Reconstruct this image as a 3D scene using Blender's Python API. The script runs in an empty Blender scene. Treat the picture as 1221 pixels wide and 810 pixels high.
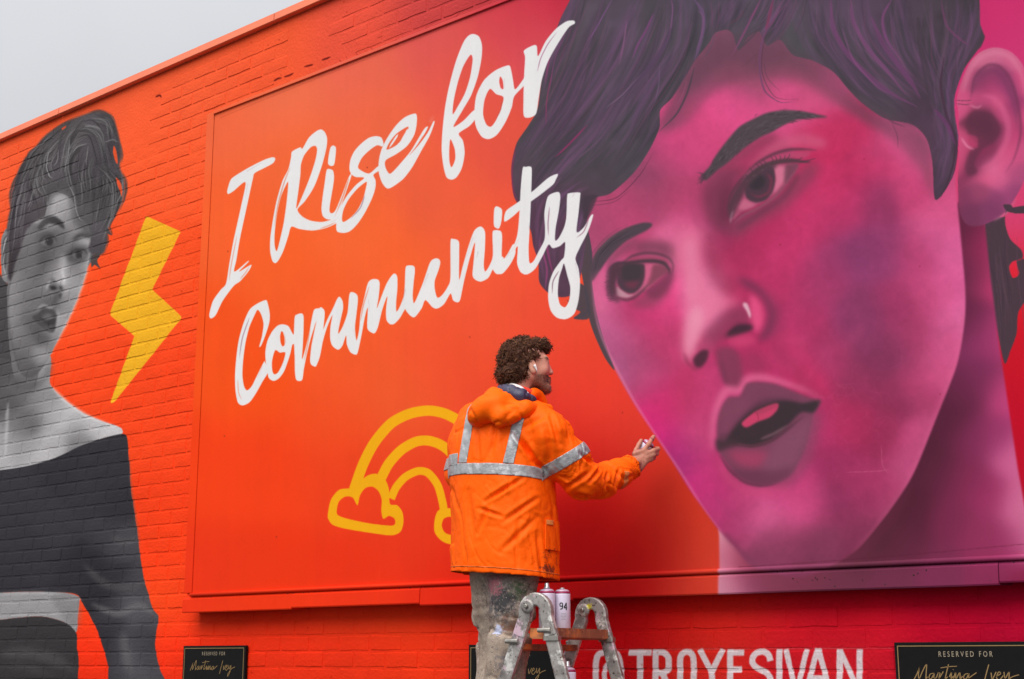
import bpy, bmesh, math, random
import numpy as np
from mathutils import Vector, Matrix, noise as mnoise
random.seed(11)
R = math.radians
sc = bpy.context.scene
# ================================================================ camera, sky, sun, exposure
FPX, CX, CY = 1720.0, 610.5, 405.0            # focal length and centre in pixels of the 1221 x 810 frame
PITCH, AZ = math.atan2(380.0, FPX), R(130.88)  # looking up a little and obliquely along the wall
EYE = Vector((0.0, -5.4, 1.6))
HV = Vector((math.cos(AZ), math.sin(AZ), 0)); RV = Vector((math.sin(AZ), -math.cos(AZ), 0)); UP = Vector((0, 0, 1))
FW = HV*math.cos(PITCH) + UP*math.sin(PITCH); UV = UP*math.cos(PITCH) - HV*math.sin(PITCH)
cd = bpy.data.cameras.new('camera'); cam = bpy.data.objects.new('camera', cd); sc.collection.objects.link(cam)
cd.sensor_fit = 'HORIZONTAL'; cd.sensor_width = 36.0; cd.lens = 36.0*FPX/1221.0; cd.clip_start = .05; cd.clip_end = 3000
cam.matrix_world = Matrix(((RV.x, UV.x, -FW.x, EYE.x), (RV.y, UV.y, -FW.y, EYE.y), (RV.z, UV.z, -FW.z, EYE.z), (0, 0, 0, 1)))
sc.camera = cam
SUN_EL, SUN_AZ = R(50), R(-72)                 # soft light from high behind the camera
wd = bpy.data.worlds.new('World'); sc.world = wd; wd.use_nodes = True
nt = wd.node_tree; nt.nodes.clear()
def wn(t, **kw):
    n = nt.nodes.new(t)
    for k, v in kw.items(): setattr(n, k, v)
    return n
sky = wn('ShaderNodeTexSky', sky_type='NISHITA'); sky.sun_disc = False; sky.sun_elevation = SUN_EL; sky.sun_rotation = math.pi/2-SUN_AZ
sky.air_density = 1.0; sky.dust_density = 4.0
hs = wn('ShaderNodeHueSaturation'); hs.inputs['Saturation'].default_value = .35
tc = wn('ShaderNodeTexCoord'); sp = wn('ShaderNodeSeparateXYZ')
cl = wn('ShaderNodeTexNoise'); cl.inputs['Scale'].default_value = 2.2; cl.inputs['Detail'].default_value = 5; cl.inputs['Roughness'].default_value = .5
mr = wn('ShaderNodeMapRange'); mr.inputs[1].default_value = 0; mr.inputs[2].default_value = 1; mr.inputs[3].default_value = 2.2; mr.inputs[4].default_value = 5.6   # overcast: brighter overhead
cm = wn('ShaderNodeMapRange'); cm.inputs[1].default_value = .3; cm.inputs[2].default_value = .7; cm.inputs[3].default_value = .9; cm.inputs[4].default_value = 1.1
mu = wn('ShaderNodeMath', operation='MULTIPLY'); cc = wn('ShaderNodeMix', data_type='RGBA', blend_type='MULTIPLY'); cc.inputs[0].default_value = 1
cc.inputs['A'].default_value = (.97, .98, 1.02, 1)
mx = wn('ShaderNodeMix', data_type='RGBA'); mx.inputs[0].default_value = .88
bgn = wn('ShaderNodeBackground'); bgn.inputs[1].default_value = .1; wo = wn('ShaderNodeOutputWorld')
lk = nt.links.new
lk(sky.outputs[0], hs.inputs['Color']); lk(tc.outputs['Generated'], sp.inputs[0]); lk(tc.outputs['Generated'], cl.inputs['Vector']); lk(sp.outputs['Z'], mr.inputs[0]); lk(cl.outputs[0], cm.inputs[0])
lk(mr.outputs[0], mu.inputs[0]); lk(cm.outputs[0], mu.inputs[1]); lk(mu.outputs[0], cc.inputs['B'])
lk(hs.outputs[0], mx.inputs['A']); lk(cc.outputs['Result'], mx.inputs['B']); lk(mx.outputs['Result'], bgn.inputs[0]); lk(bgn.outputs[0], wo.inputs[0])
sl = bpy.data.lights.new('sun', 'SUN'); sl.energy = 1.5; sl.angle = R(55); sl.color = (1, .97, .93)
so = bpy.data.objects.new('sun', sl); sc.collection.objects.link(so)
sd = Vector((math.cos(SUN_EL)*math.cos(SUN_AZ), math.cos(SUN_EL)*math.sin(SUN_AZ), math.sin(SUN_EL)))
so.rotation_euler = sd.to_track_quat('Z', 'Y').to_euler(); so.location = (0, -8, 12)
vs = sc.view_settings; vs.view_transform = 'Standard'; vs.look = 'None'; vs.gamma = 1; vs.use_curve_mapping = False; vs.exposure = 1.08
sc.render.engine = 'CYCLES'; sc.cycles.use_denoising = True; sc.cycles.max_bounces = 6
try: sc.cycles.denoiser = 'OPENIMAGEDENOISE'
except Exception: pass

# ================================================================ geometry helpers
def ray(px, py): return (FW*FPX + RV*(px-CX) - UV*(py-CY)).normalized()
def on_wall(px, py, y=0.0):
    d = ray(px, py); return EYE + d*((y-EYE.y)/d.y)
def at_depth(px, py, dep):
    d = ray(px, py); return EYE + d*(dep/d.dot(HV))
def project(X, Y, Z):
    vx, vy, vz = X-EYE.x, Y-EYE.y, Z-EYE.z
    w = vx*FW.x+vy*FW.y+vz*FW.z
    return CX+FPX*(vx*RV.x+vy*RV.y+vz*RV.z)/w, CY-FPX*(vx*UV.x+vy*UV.y+vz*UV.z)/w
COL = sc.collection
def link(name, me, mat=None, parent=None, loc=None):
    o = bpy.data.objects.new(name, me); COL.objects.link(o)
    if mat is not None and me is not None:
        for m in (mat if isinstance(mat, (list, tuple)) else [mat]): me.materials.append(m)
    if parent is not None: o.parent = parent
    if loc is not None: o.location = loc
    return o
def tag(o, label=None, cat=None, group=None, kind=None):
    if label: o['label'] = label
    if cat: o['category'] = cat
    if group: o['group'] = group
    if kind: o['kind'] = kind
    return o
def empty(name, loc=(0, 0, 0), rz=0.0):
    o = bpy.data.objects.new(name, None); o.empty_display_size = .1; COL.objects.link(o); o.location = loc; o.rotation_euler = (0, 0, rz); return o
def bm_obj(name, bm, mat, parent=None, smooth_=False, loc=None):
    bmesh.ops.recalc_face_normals(bm, faces=bm.faces)
    me = bpy.data.meshes.new(name); bm.to_mesh(me); bm.free()
    if smooth_:
        for p in me.polygons: p.use_smooth = True
    return link(name, me, mat, parent, loc)
def box(bm, x0, x1, y0, y1, z0, z1, bev=0.0):
    v = [bm.verts.new((x, y, z)) for z in (z0, z1) for y in (y0, y1) for x in (x0, x1)]
    f = [bm.faces.new([v[i] for i in q]) for q in ((0,1,3,2),(4,6,7,5),(0,4,5,1),(2,3,7,6),(0,2,6,4),(1,5,7,3))]
    if bev:
        bmesh.ops.recalc_face_normals(bm, faces=f)
        bmesh.ops.bevel(bm, geom=list({e for q in f for e in q.edges}), offset=bev, segments=2, affect='EDGES', profile=.6)
def tube(bm, pts, rad, seg=10, cap=True, flat=None):
    """tube or oval bar along a polyline; rad a number or list; flat=(axis Vector, ratio)"""
    P = [Vector(p) for p in pts]; n = len(P)
    rr = rad if isinstance(rad, (list, tuple)) else [rad]*n
    rings = []; up = Vector((0, 0, 1))
    prev = None
    for i in range(n):
        t = (P[min(i+1, n-1)]-P[max(i-1, 0)]).normalized()
        if prev is None:
            a = flat[0] if flat else (up if abs(t.z) < .9 else Vector((1, 0, 0)))
            u = (a-t*a.dot(t)).normalized()
        else: u = (prev-t*prev.dot(t)).normalized()
        prev = u; w = t.cross(u)
        k = flat[1] if flat else 1.0
        rings.append([bm.verts.new(P[i]+u*math.cos(q*2*math.pi/seg)*rr[i]+w*math.sin(q*2*math.pi/seg)*rr[i]*k) for q in range(seg)])
    for a, b in zip(rings, rings[1:]):
        for q in range(seg): bm.faces.new((a[q], a[(q+1) % seg], b[(q+1) % seg], b[q]))
    if cap: bm.faces.new(rings[0][::-1]); bm.faces.new(rings[-1])
def lathe(bm, prof, seg=28, c=(0, 0)):
    rings = [[bm.verts.new((c[0]+r*math.cos(2*math.pi*q/seg), c[1]+r*math.sin(2*math.pi*q/seg), z)) for q in range(seg)] for r, z in prof]
    for a, b in zip(rings, rings[1:]):
        for q in range(seg): bm.faces.new((a[q], a[(q+1) % seg], b[(q+1) % seg], b[q]))
    bm.faces.new(rings[0][::-1]); bm.faces.new(rings[-1])

# ================================================================ materials
def mat(name, col=(.5, .5, .5), rough=.6, metal=0.0, noise=0.0, nscale=30, bump=0.0, bscale=80, spec=.5):
    m = bpy.data.materials.new(name); m.use_nodes = True; t = m.node_tree; b = t.nodes['Principled BSDF']
    b.inputs['Base Color'].default_value = (*col, 1); b.inputs['Roughness'].default_value = rough; b.inputs['Metallic'].default_value = metal
    b.inputs['Specular IOR Level'].default_value = spec
    tcn = t.nodes.new('ShaderNodeTexCoord')
    if noise:
        n = t.nodes.new('ShaderNodeTexNoise'); n.inputs['Scale'].default_value = nscale; n.inputs['Detail'].default_value = 6; t.links.new(tcn.outputs['Object'], n.inputs['Vector'])
        r = t.nodes.new('ShaderNodeMapRange'); r.inputs[1].default_value = .3; r.inputs[2].default_value = .7; r.inputs[3].default_value = 1-noise; r.inputs[4].default_value = 1+noise; t.links.new(n.outputs[0], r.inputs[0])
        x = t.nodes.new('ShaderNodeMix'); x.data_type = 'RGBA'; x.blend_type = 'MULTIPLY'; x.inputs[0].default_value = 1; x.inputs['A'].default_value = (*col, 1); t.links.new(r.outputs[0], x.inputs['B']); t.links.new(x.outputs['Result'], b.inputs['Base Color'])
    if bump:
        n = t.nodes.new('ShaderNodeTexNoise'); n.inputs['Scale'].default_value = bscale; n.inputs['Detail'].default_value = 6; t.links.new(tcn.outputs['Object'], n.inputs['Vector'])
        u = t.nodes.new('ShaderNodeBump'); u.inputs['Strength'].default_value = bump; u.inputs['Distance'].default_value = .01; t.links.new(n.outputs[0], u.inputs['Height']); t.links.new(u.outputs[0], b.inputs['Normal'])
    return m
def srgb(*c):
    return tuple((x/255/12.92 if x/255 <= .04045 else ((x/255+.055)/1.055)**2.4) for x in c)
# ---------------------------------------------------------------- paint engine (flat paint on the wall and the board)
PS, PM = 1.5, 90                       # canvas texels per unit, margin
CW, CH = int((1221 + 2*PM)*PS), int((810 + 2*PM)*PS)
prng = np.random.default_rng(7)

def K(x0, y0, s):
    return lambda *p: [((x0 + a[0]/s), (y0 + a[1]/s)) + tuple(a[2:]) for a in p]

def smooth(pts, closed=False, n=6):
    P = np.array(pts, float)
    if len(P) < 3: return P
    if closed: Q = np.vstack([P[-1:], P, P[:2]])
    else: Q = np.vstack([2*P[0]-P[1], P, 2*P[-1]-P[-2]])
    t = np.linspace(0, 1, n, endpoint=False)[:, None]
    out = []
    for i in range(len(Q)-3):
        a, b, c, d = Q[i:i+4]
        # tension so tight corners keep their shape
        m1, m2 = (c-a)*.42, (d-b)*.42
        out.append((2*t**3-3*t**2+1)*b + (t**3-2*t**2+t)*m1 + (-2*t**3+3*t**2)*c + (t**3-t**2)*m2)
    out = np.vstack(out)
    if not closed: out = np.vstack([out, P[-1:]])
    return out

def boxblur(m, r):
    r = int(round(r))
    if r < 1: return m
    for ax in (0, 1):
        for _ in range(3):
            pad = [(0, 0), (0, 0)]; pad[ax] = (r+1, r)
            c = np.cumsum(np.pad(m, pad, mode='edge'), axis=ax, dtype=np.float64)
            n = m.shape[ax]
            a = np.take(c, range(2*r+1, 2*r+1+n), axis=ax); b = np.take(c, range(0, n), axis=ax)
            m = (a-b)/(2*r+1)
    return m

def raster(polys, pad):
    """coverage of even-odd contours -> (x0,y0,mask)"""
    C = [(np.asarray(p, float)[:, :2] + PM)*PS for p in polys]
    A = np.vstack(C)
    x0 = max(int(A[:, 0].min()-pad)-2, 0); x1 = min(int(A[:, 0].max()+pad)+3, CW)
    y0 = max(int(A[:, 1].min()-pad)-2, 0); y1 = min(int(A[:, 1].max()+pad)+3, CH)
    if x1-x0 < 2 or y1-y0 < 2: return None
    W, H = x1-x0, y1-y0
    SUB = 3
    acc = np.zeros((H, W+2))
    X1 = np.concatenate([c[:, 0] for c in C]); Y1 = np.concatenate([c[:, 1] for c in C])
    X2 = np.concatenate([np.roll(c[:, 0], -1) for c in C]); Y2 = np.concatenate([np.roll(c[:, 1], -1) for c in C])
    for j in range(H*SUB):
        y = y0+(j+.5)/SUB
        k = (Y1 <= y) != (Y2 <= y)
        if not k.any(): continue
        xs = np.sort(X1[k]+(y-Y1[k])/(Y2[k]-Y1[k])*(X2[k]-X1[k]))-x0
        row = acc[j//SUB]
        for a, b in zip(xs[::2], xs[1::2]):
            a = min(max(a, 0), W); b = min(max(b, 0), W)
            if b <= a: continue
            ia, ib = int(a), int(b)
            # difference encoding of exact coverage
            row[ia] += (ia+1-a); row[ia+1] += a-ia
            row[ib] -= (ib+1-b); row[ib+1] -= b-ib
    m = np.clip(np.cumsum(acc, axis=1)[:, :W]/SUB, 0, 1)
    return x0, y0, m

class Canvas:
    def __init__(self, base):
        self.a = np.empty((CH, CW, 3), np.float32); self.a[:] = np.array(base, np.float32)/255
    def put(self, r, color, alpha=1.0):
        if r is None: return
        x0, y0, m = r
        h, w = m.shape
        s = self.a[y0:y0+h, x0:x0+w]
        if isinstance(color, np.ndarray) and color.ndim == 3: c = color[y0:y0+h, x0:x0+w]
        else: c = np.array(color, np.float32)/255
        k = (m*alpha)[..., None]
        s += (c-s)*k
    def fill(self, pts, color, alpha=1.0, blur=0, sm=True, holes=(), clip=None):
        polys = [smooth(pts, True) if sm else np.array(pts, float)] + [smooth(h, True) if sm else np.array(h, float) for h in holes]
        r = raster(polys, blur*PS*2.5)
        if r is None: return None
        m = boxblur(r[2], blur*PS*.6) if blur else r[2]
        if clip is not None: m = m*clip[r[1]:r[1]+m.shape[0], r[0]:r[0]+m.shape[1]]
        self.put((r[0], r[1], m), color, alpha)
    def line(self, pts, w, color, alpha=1.0, blur=0, taper=True, clip=None):
        """brush stroke; pts may carry their own width as a third value"""
        P = smooth(pts, False, 6)
        if P.shape[1] > 2: wd = P[:, 2].copy(); P = P[:, :2]
        else:
            t = np.linspace(0, 1, len(P)); wd = np.full(len(P), float(w))
            if taper: wd = w*np.clip(np.minimum(t*4+.25, (1-t)*3+.12), 0, 1)
        d = np.gradient(P, axis=0); d /= np.linalg.norm(d, axis=1)[:, None]+1e-9
        n = np.stack([-d[:, 1], d[:, 0]], 1)*(wd/2)[:, None]
        poly = np.vstack([P+n, (P-n)[::-1]])
        r = raster([poly], blur*PS*2.5)
        if r is None: return
        m = boxblur(r[2], blur*PS*.6) if blur else r[2]
        if clip is not None: m = m*clip[r[1]:r[1]+m.shape[0], r[0]:r[0]+m.shape[1]]
        self.put((r[0], r[1], m), color, alpha)
    def hairs(self, pts, n, spread, w, cols, alpha=.6, blur=0, clip=None, jit=1.0):
        """a bundle of fine strands that follow one guide"""
        P = np.array([p[:2] for p in pts], float)
        d = np.gradient(P, axis=0); d /= np.linalg.norm(d, axis=1)[:, None]+1e-9
        nn = np.stack([-d[:, 1], d[:, 0]], 1)
        for _ in range(n):
            o = prng.normal(0, spread); k = prng.normal(0, spread*.35, len(P))*jit
            Q = P+nn*(o+k)[:, None]+d*prng.normal(0, spread*.6)
            a, b = prng.uniform(0, .3), prng.uniform(.7, 1)
            S = smooth(Q, False, 5); S = S[int(a*len(S)):max(int(b*len(S)), int(a*len(S))+4)]
            if len(S) < 4: continue
            self.line([tuple(x) for x in S[::3]], w*prng.uniform(.5, 1.4), cols[prng.integers(len(cols))], alpha*prng.uniform(.4, 1), blur, clip=clip)

def field(pts, sig=30.0, step=6):
    """smooth spray-paint gradient through (x, y, r, g, b) samples"""
    A = np.array(pts, float)
    ys, xs = np.mgrid[0:CH+step:step, 0:CW+step:step]
    gx, gy = xs/PS-PM, ys/PS-PM
    num = np.zeros(gx.shape+(3,)); den = np.zeros(gx.shape)
    for x, y, r, g, b in A:
        d2 = (gx-x)**2+(gy-y)**2
        w = np.exp(-d2/(2*sig*sig))+2e-3/(1+d2/900.)**2
        num += w[..., None]*np.array([r, g, b])/255; den += w
    f = num/den[..., None]
    return upsample(f, step)

def upsample(f, step):
    H, W = f.shape[:2]
    yi = np.arange(CH)/step; xi = np.arange(CW)/step
    y0 = np.minimum(yi.astype(int), H-2); x0 = np.minimum(xi.astype(int), W-2)
    fy = (yi-y0)[:, None, None]; fx = (xi-x0)[None, :, None]
    r0 = f[y0]; r1 = f[y0+1]; r = r0+(r1-r0)*fy
    return (r[:, x0]+(r[:, x0+1]-r[:, x0])*fx).astype(np.float32)

def blotch(cells, amp, seed):
    g = np.random.default_rng(seed)
    out = np.zeros((CH, CW, 1), np.float32)
    for c, a in cells:
        f = g.normal(0, 1, (int(CH/(c*PS))+3, int(CW/(c*PS))+3, 1))
        out += upsample(f, c*PS)*a
    return out*amp
# ---------------------------------------------------------------- the painting on the framed board
def paint_board():
    bg = field([
        (262,150,246,106,64),(330,110,242,112,76),(430,75,238,104,80),(520,40,226,88,84),(600,10,212,66,76),(660,-10,190,40,66),(640,60,218,78,88),
        (560,110,234,90,74),(450,160,243,105,68),(350,200,246,104,56),(260,260,249,98,46),(600,170,230,84,66),(520,220,240,95,62),(420,260,249,104,52),
        (320,300,251,98,40),(560,300,247,98,58),(620,300,240,84,58),(660,370,238,78,54),(470,330,250,100,48),(370,380,251,95,40),(250,400,249,84,28),
        (300,450,250,82,24),(420,440,246,92,44),(520,420,242,84,48),(590,370,242,86,54),(680,430,233,70,48),(560,470,236,76,44),(480,480,243,92,46),(650,500,228,58,44),(710,470,228,62,46),
        (740,500,222,64,50),(700,540,212,40,30),(660,560,206,34,26),(760,560,205,52,38),(720,590,180,16,14),(690,640,164,8,12),(650,640,160,10,10),(735,640,168,14,14),(780,620,190,34,26),(800,590,205,58,40),
        (830,620,206,62,42),(850,670,206,64,46),(830,690,206,60,44),(770,670,176,18,20),(720,690,172,12,16),(660,690,178,14,14),(590,690,212,32,22),(560,600,226,56,30),(600,560,226,60,36),
        (240,560,246,66,22),(235,680,238,56,24),(320,560,246,66,24),(320,690,238,56,22),(420,570,240,66,30),(430,690,236,54,24),(500,640,234,58,30),(500,560,236,70,36),(400,500,246,80,34),(540,690,228,44,22),
        (1185,20,200,46,104),(1215,60,206,56,116),(1215,150,210,60,116),(1190,235,214,68,116),(1215,260,212,66,112),(1215,330,222,34,48),(1212,420,200,22,40),(1215,500,192,16,42),(1240,600,186,16,44),(1210,690,170,30,60)], 34)
    cv = Canvas((240,80,40)); cv.a[:] = bg
    lum = blotch([(90,.5),(35,.35),(12,.15)], .012, 3); cv.a *= 1+lum
    Y = (243,172,22)
    # rainbow between two clouds
    k = K(380,460,4.05)
    for pts, w in (([(172,500),(215,380),(270,275),(350,182),(440,135),(530,120),(610,135),(690,180),(770,270),(820,380),(850,540)],50),
                   ([(300,450),(340,375),(400,310),(470,270),(530,265),(590,285),(640,325),(700,410),(735,560)],48),
                   ([(350,545),(375,490),(420,440),(480,412),(530,422),(575,480),(598,560),(606,610)],38)):
        cv.line(k(*pts), w/4.05, Y, taper=False)
    cv.fill(k((45,620),(60,550),(100,502),(155,493),(200,460),(240,432),(280,425),(320,450),(340,500),(345,570),(380,577),(405,610),(410,660),(395,705),(350,722),(250,710),(130,690),(70,672),(48,645)), Y,
            holes=[k((88,605),(98,560),(130,535),(165,540),(188,577),(200,530),(225,495),(260,487),(290,510),(305,550),(303,600),(312,642),(340,628),(365,640),(370,662),(352,675),(250,665),(140,642),(95,625))])
    cv.fill(k((560,650),(575,605),(610,590),(650,590),(700,555),(760,560),(800,600),(850,620),(870,680),(850,740),(780,765),(640,765),(590,745),(560,705)), Y,
            holes=[k((595,675),(605,642),(635,632),(670,642),(700,605),(750,600),(780,640),(820,660),(830,700),(780,722),(660,722),(612,710))])
    portrait(cv, bg)
    lettering(cv, bg)
    # roller and spray streaks that run down the sheets, faint sheet lines, drips
    g2 = np.random.default_rng(9); rows = g2.normal(0, 1, (7, CW)); rows = boxblur(np.repeat(rows, 1, 0), 0); k3 = np.hanning(17)/np.hanning(17).sum(); rows = np.array([np.convolve(r, k3, 'same') for r in rows])
    yi = np.linspace(0, 5.99, CH); i0 = yi.astype(int); fr = (yi-i0)[:, None]; st = rows[i0]*(1-fr)+rows[i0+1]*fr
    cv.a *= (1+.010*st+.008*g2.normal(0, 1, (CH, CW)))[..., None].astype(np.float32)
    cv.line([(880,676),(1000,668),(1120,658),(1221,648.5),(1300,642)], .9, (84,28,48), .45, .2, taper=False)
    cv.line([(262,141),(360,101),(470,58),(600,5)], .7, (150,40,30), .3, .2, taper=False)
    for x, y in ((272,300),(268,520),(438,200),(560,402),(620,424),(742,492),(1096,318),(1120,470),(930,292),(1030,190),(640,545),(330,640)):
        cv.fill([(x-.9,y),(x,y-1),(x+.9,y),(x,y+1)], (110,30,30), .6, .2)
    for x, y, L in ((386,500,9),(600,366,8),(300,420,12),(452,680,10)): cv.line([(x,y),(x+.4,y+L)], .8, (250,170,140), .4, .2)
    return cv

def mask_of(pts, blur=0, sm=True):
    m = np.zeros((CH, CW), np.float32)
    r = raster([smooth(pts, True) if sm else np.array(pts, float)], 4+blur*4)
    q = boxblur(r[2], blur*PS*.6) if blur else r[2]
    m[r[1]:r[1]+q.shape[0], r[0]:r[0]+q.shape[1]] = q
    return m

def portrait(cv, bg):
    DK = (76,70,78); DP = (92,66,90); VI = (122,82,128)
    # dark hair behind the neck and ear
    k = K(1140,220,3.37)
    cv.fill(k((112,160),(190,130),(200,100),(290,85),(300,110),(240,118),(200,112),(195,160),(215,220),(260,265),(262,300),(225,310),(210,335),(225,375),(250,360),(240,310),(270,300),(300,330),(300,440),(268,480),(246,520),(240,600),(215,670),(192,720),(165,600),(140,450)), (76,58,68))
    cv.hairs(k((160,180),(170,300),(185,420),(195,560),(198,680)), 26, 6, .8, [(58,46,56),(96,72,84)], .5)
    # neck
    neck = K(0,0,1)((850,560),(1000,560),(1142,240),(1173,262),(1180,330),(1192,420),(1204,500),(1213,560),(1224,620),(1236,680),(1260,830),(860,830),(857,640))
    nf = field([(1148,285,112,44,74),(1160,320,104,44,74),(1152,380,118,46,80),(1172,300,190,54,104),(1183,330,206,64,118),(1188,400,198,66,122),(1172,400,146,56,104),(1168,450,138,52,96),(1196,470,200,70,126),
        (1150,470,118,46,80),(1130,500,104,42,68),(1160,520,138,50,92),(1185,520,168,60,112),(1208,545,206,100,148),(1100,545,98,42,64),(1120,560,112,44,72),(1150,570,146,50,92),(1180,590,166,54,104),(1214,600,210,110,152),(1226,640,205,110,150),
        (1070,600,96,42,62),(1090,610,104,42,66),(1130,620,140,50,88),(1170,640,160,56,100),(1200,650,165,56,104),(1050,640,100,46,64),(1080,650,116,48,74),(1020,660,112,52,72),(1120,680,138,54,90),(1180,690,150,52,92),(1220,700,150,40,80),(1000,690,126,58,82),(930,690,140,64,88),(900,690,146,70,98),
        (858,640,232,170,186),(862,665,228,160,180),(870,660,176,66,102),(885,668,150,56,86),(859,700,225,170,185),(872,702,176,90,124),(890,655,150,56,86),(960,690,134,60,84),(1060,690,128,56,84)], 17)
    lumn = nf.mean(2, keepdims=True); nf = (nf*np.clip(.66+.62*lumn, .8, 1.0)).astype(np.float32)
    cv.fill(neck, nf, 1, .7, sm=False)
    # face
    edge = [(700,225),(703,300),(708,370),(717,405),(733,440),(755,480),(776,512),(800,548),(822,584),(840,609),(856,631),(876,652),(899,676),(960,688),(1017,659),(1050,622),(1076,586),(1092,557),(1117,495),(1140,435),(1149,385),(1150,344),(1144,276),(1139,225),(1130,150),(1060,60),(960,-20),(860,-20),(780,80)]
    F = [
        (844,68,134,76,96),(872,122,226,80,132),(812,174,218,76,126),(790,190,184,68,110),(899,90,148,74,96),(776,203,142,72,96),(808,178,198,68,112),(800,225,168,66,98),(824,240,196,70,112),(824,262,206,74,120),
        (818,282,226,118,150),(812,300,226,96,142),(860,258,126,46,76),(850,235,150,58,88),(905,271,180,48,90),(872,300,176,50,90),(937,300,194,54,100),(985,312,160,58,100),(969,345,166,58,100),(840,158,212,72,118),(873,130,226,80,132),
        (988,158,196,50,92),(744,258,194,72,112),(712,274,172,74,106),(730,246,176,72,104),(770,240,170,70,104),(792,345,234,74,132),(834,345,232,128,162),(776,370,216,62,116),(718,364,214,104,146),(712,345,216,90,136),(750,372,176,52,92),(740,400,186,86,128),
        (722,395,196,100,140),(740,436,180,100,140),(754,423,158,62,96),(783,402,190,62,104),(765,455,186,70,112),(783,487,214,48,112),(790,520,206,44,116),(812,480,184,54,94),(808,545,168,48,112),(829,516,192,70,114),(840,484,190,62,108),
        (937,420,196,56,102),(991,420,166,56,96),(1019,384,146,58,98),(1026,455,150,52,86),(973,509,176,52,98),(1008,502,180,50,90),(940,580,184,56,106),(905,410,178,48,92),(915,440,190,52,100),(960,455,188,48,92),
        (1003,257,190,56,102),(1021,298,138,60,102),(1048,298,148,60,102),(1117,276,214,92,140),(1131,344,222,94,146),(1071,367,160,56,96),(1026,380,138,58,94),(1039,426,126,52,84),(1060,420,138,54,88),(1094,458,180,66,106),(1131,435,206,84,128),
        (1026,504,170,46,86),(1094,527,192,76,118),(1035,577,166,52,92),(1050,520,150,46,80),(1060,480,140,48,80),(836,576,206,52,122),(850,600,190,56,112),(886,603,180,62,108),(909,619,230,104,152),(948,606,218,88,138),(960,598,206,70,120),(994,599,140,50,86),(1000,560,160,50,92),(1033,586,158,56,96),
        (918,652,142,62,92),(880,630,160,60,98),(860,612,176,56,104),(978,642,128,56,82),(1030,635,132,52,80),(1060,600,176,66,104),(1085,560,190,76,118),(930,640,150,62,94),(880,560,170,52,96),(850,560,190,60,110),(960,668,126,56,80),(910,672,134,64,88),
        (969,86,146,70,94),(986,110,204,78,120),(1014,152,192,50,92),(1004,193,190,46,88),(1045,190,196,58,102),(1073,166,214,86,130),(1045,242,152,56,96),(1090,225,202,68,112),(1121,256,216,84,128),(935,114,222,82,130),(1093,155,190,76,116),(1110,200,204,80,122),(1140,300,220,96,146),(1144,380,226,104,152),(1128,410,212,88,134),(1108,350,196,72,116),(1095,300,184,66,110),(1090,400,172,62,102),
        (860,60,124,74,92),(900,60,124,74,94),(940,70,130,74,92),(880,90,146,76,98),(960,120,212,80,122),(900,200,168,58,92),(960,270,196,54,100),(985,230,198,52,96),(1010,225,186,50,94),(890,340,180,50,92),(960,385,180,54,98),(940,340,186,52,96)]
    ff = field(F, 17); ff = ff*(1.01+blotch([(30,.6),(11,.5),(4,.4)], .028, 12))*np.array([.985,1.0,1.04], np.float32)
    cv.fill(edge, ff, 1, .6)
    fm = mask_of(edge, .6)
    for i in range(150):      # layered passes of the spray can
        x, y = prng.uniform(720,1140), prng.uniform(130,670); a_ = prng.choice([1.1,1.35,-.55,2.0])+prng.normal(0,.25); L_ = prng.uniform(14,46); b_ = prng.normal(0,.5)
        c_ = [(236,96,146),(226,74,130),(132,60,90),(176,50,96),(150,70,110)][prng.integers(5)]
        cv.line([(x,y),(x+L_*math.cos(a_),y+L_*math.sin(a_)),(x+2*L_*math.cos(a_+b_*.5),y+2*L_*math.sin(a_+b_*.5))], prng.uniform(4,15), c_, prng.uniform(.03,.10), prng.uniform(2.5,6), clip=fm)
    # strip of dark hair down the temple and cheek
    cv.fill([(697,262),(706,300),(706,335),(711,372),(720,405),(733,441),(722,428),(709,400),(702,378),(696,340),(690,300)], DK, .95, .5)
    cv.line([(704,322),(709,372),(718,404),(735,440),(758,482),(784,523),(812,564),(842,611),(870,645)], 3.2, (226,130,168), .55, 1.4, clip=fm)
    # --- first eye: mauve socket, brow, lids, iris
    k = K(690,255,6.754); MV = (126,66,88)
    cv.fill(k((330,280),(480,230),(640,210),(770,250),(790,380),(760,520),(700,660),(600,760),(420,740),(520,640),(680,520),(740,400),(640,320),(460,310)), MV, .62, 7)
    cv.fill(k((520,610),(660,520),(745,430),(760,520),(700,640),(600,690)), (106,54,76), .6, 5)
    cv.fill(k((470,240),(620,225),(750,270),(760,360),(660,330),(500,320)), (118,64,84), .5, 4)
    cv.fill(k((110,545),(98,470),(112,380),(155,290),(235,208),(325,148),(430,98),(520,72),(582,76),(588,100),(545,135),(455,182),(375,228),(295,300),(225,382),(165,470)), (78,68,76), .97, 1.3)
    cv.hairs(k((115,500),(150,360),(260,230),(400,140),(560,90)), 60, 3.0, .7, [(60,52,60),(100,86,94),(84,66,76)], .45)
    cv.fill(k((225,390),(300,310),(380,240),(460,195),(470,225),(400,280),(320,350),(240,430)), (132,70,94), .6, 3)
    cv.fill(k((115,560),(150,480),(190,470),(240,470),(215,560),(190,640),(220,780),(150,790)), (222,112,152), .5, 6)
    cv.fill(k((350,395),(420,355),(560,335),(680,350),(740,400),(700,410),(560,390),(400,405)), (150,70,96), .8, 2)
    cv.line(k((350,395),(430,342),(540,317),(650,327),(730,362),(760,420),(745,500)), 3.4, (96,60,76), .85, 1.4)
    cv.fill(k((310,560),(330,450),(380,400),(520,395),(660,400),(720,440),(690,480),(560,600),(460,660),(380,690),(310,665)), (188,88,122), 1, 1)
    cv.fill(k((303,590),(340,612),(400,652),(440,650),(420,668),(380,676),(308,662)), (190,140,156), .95, 1)
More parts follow.
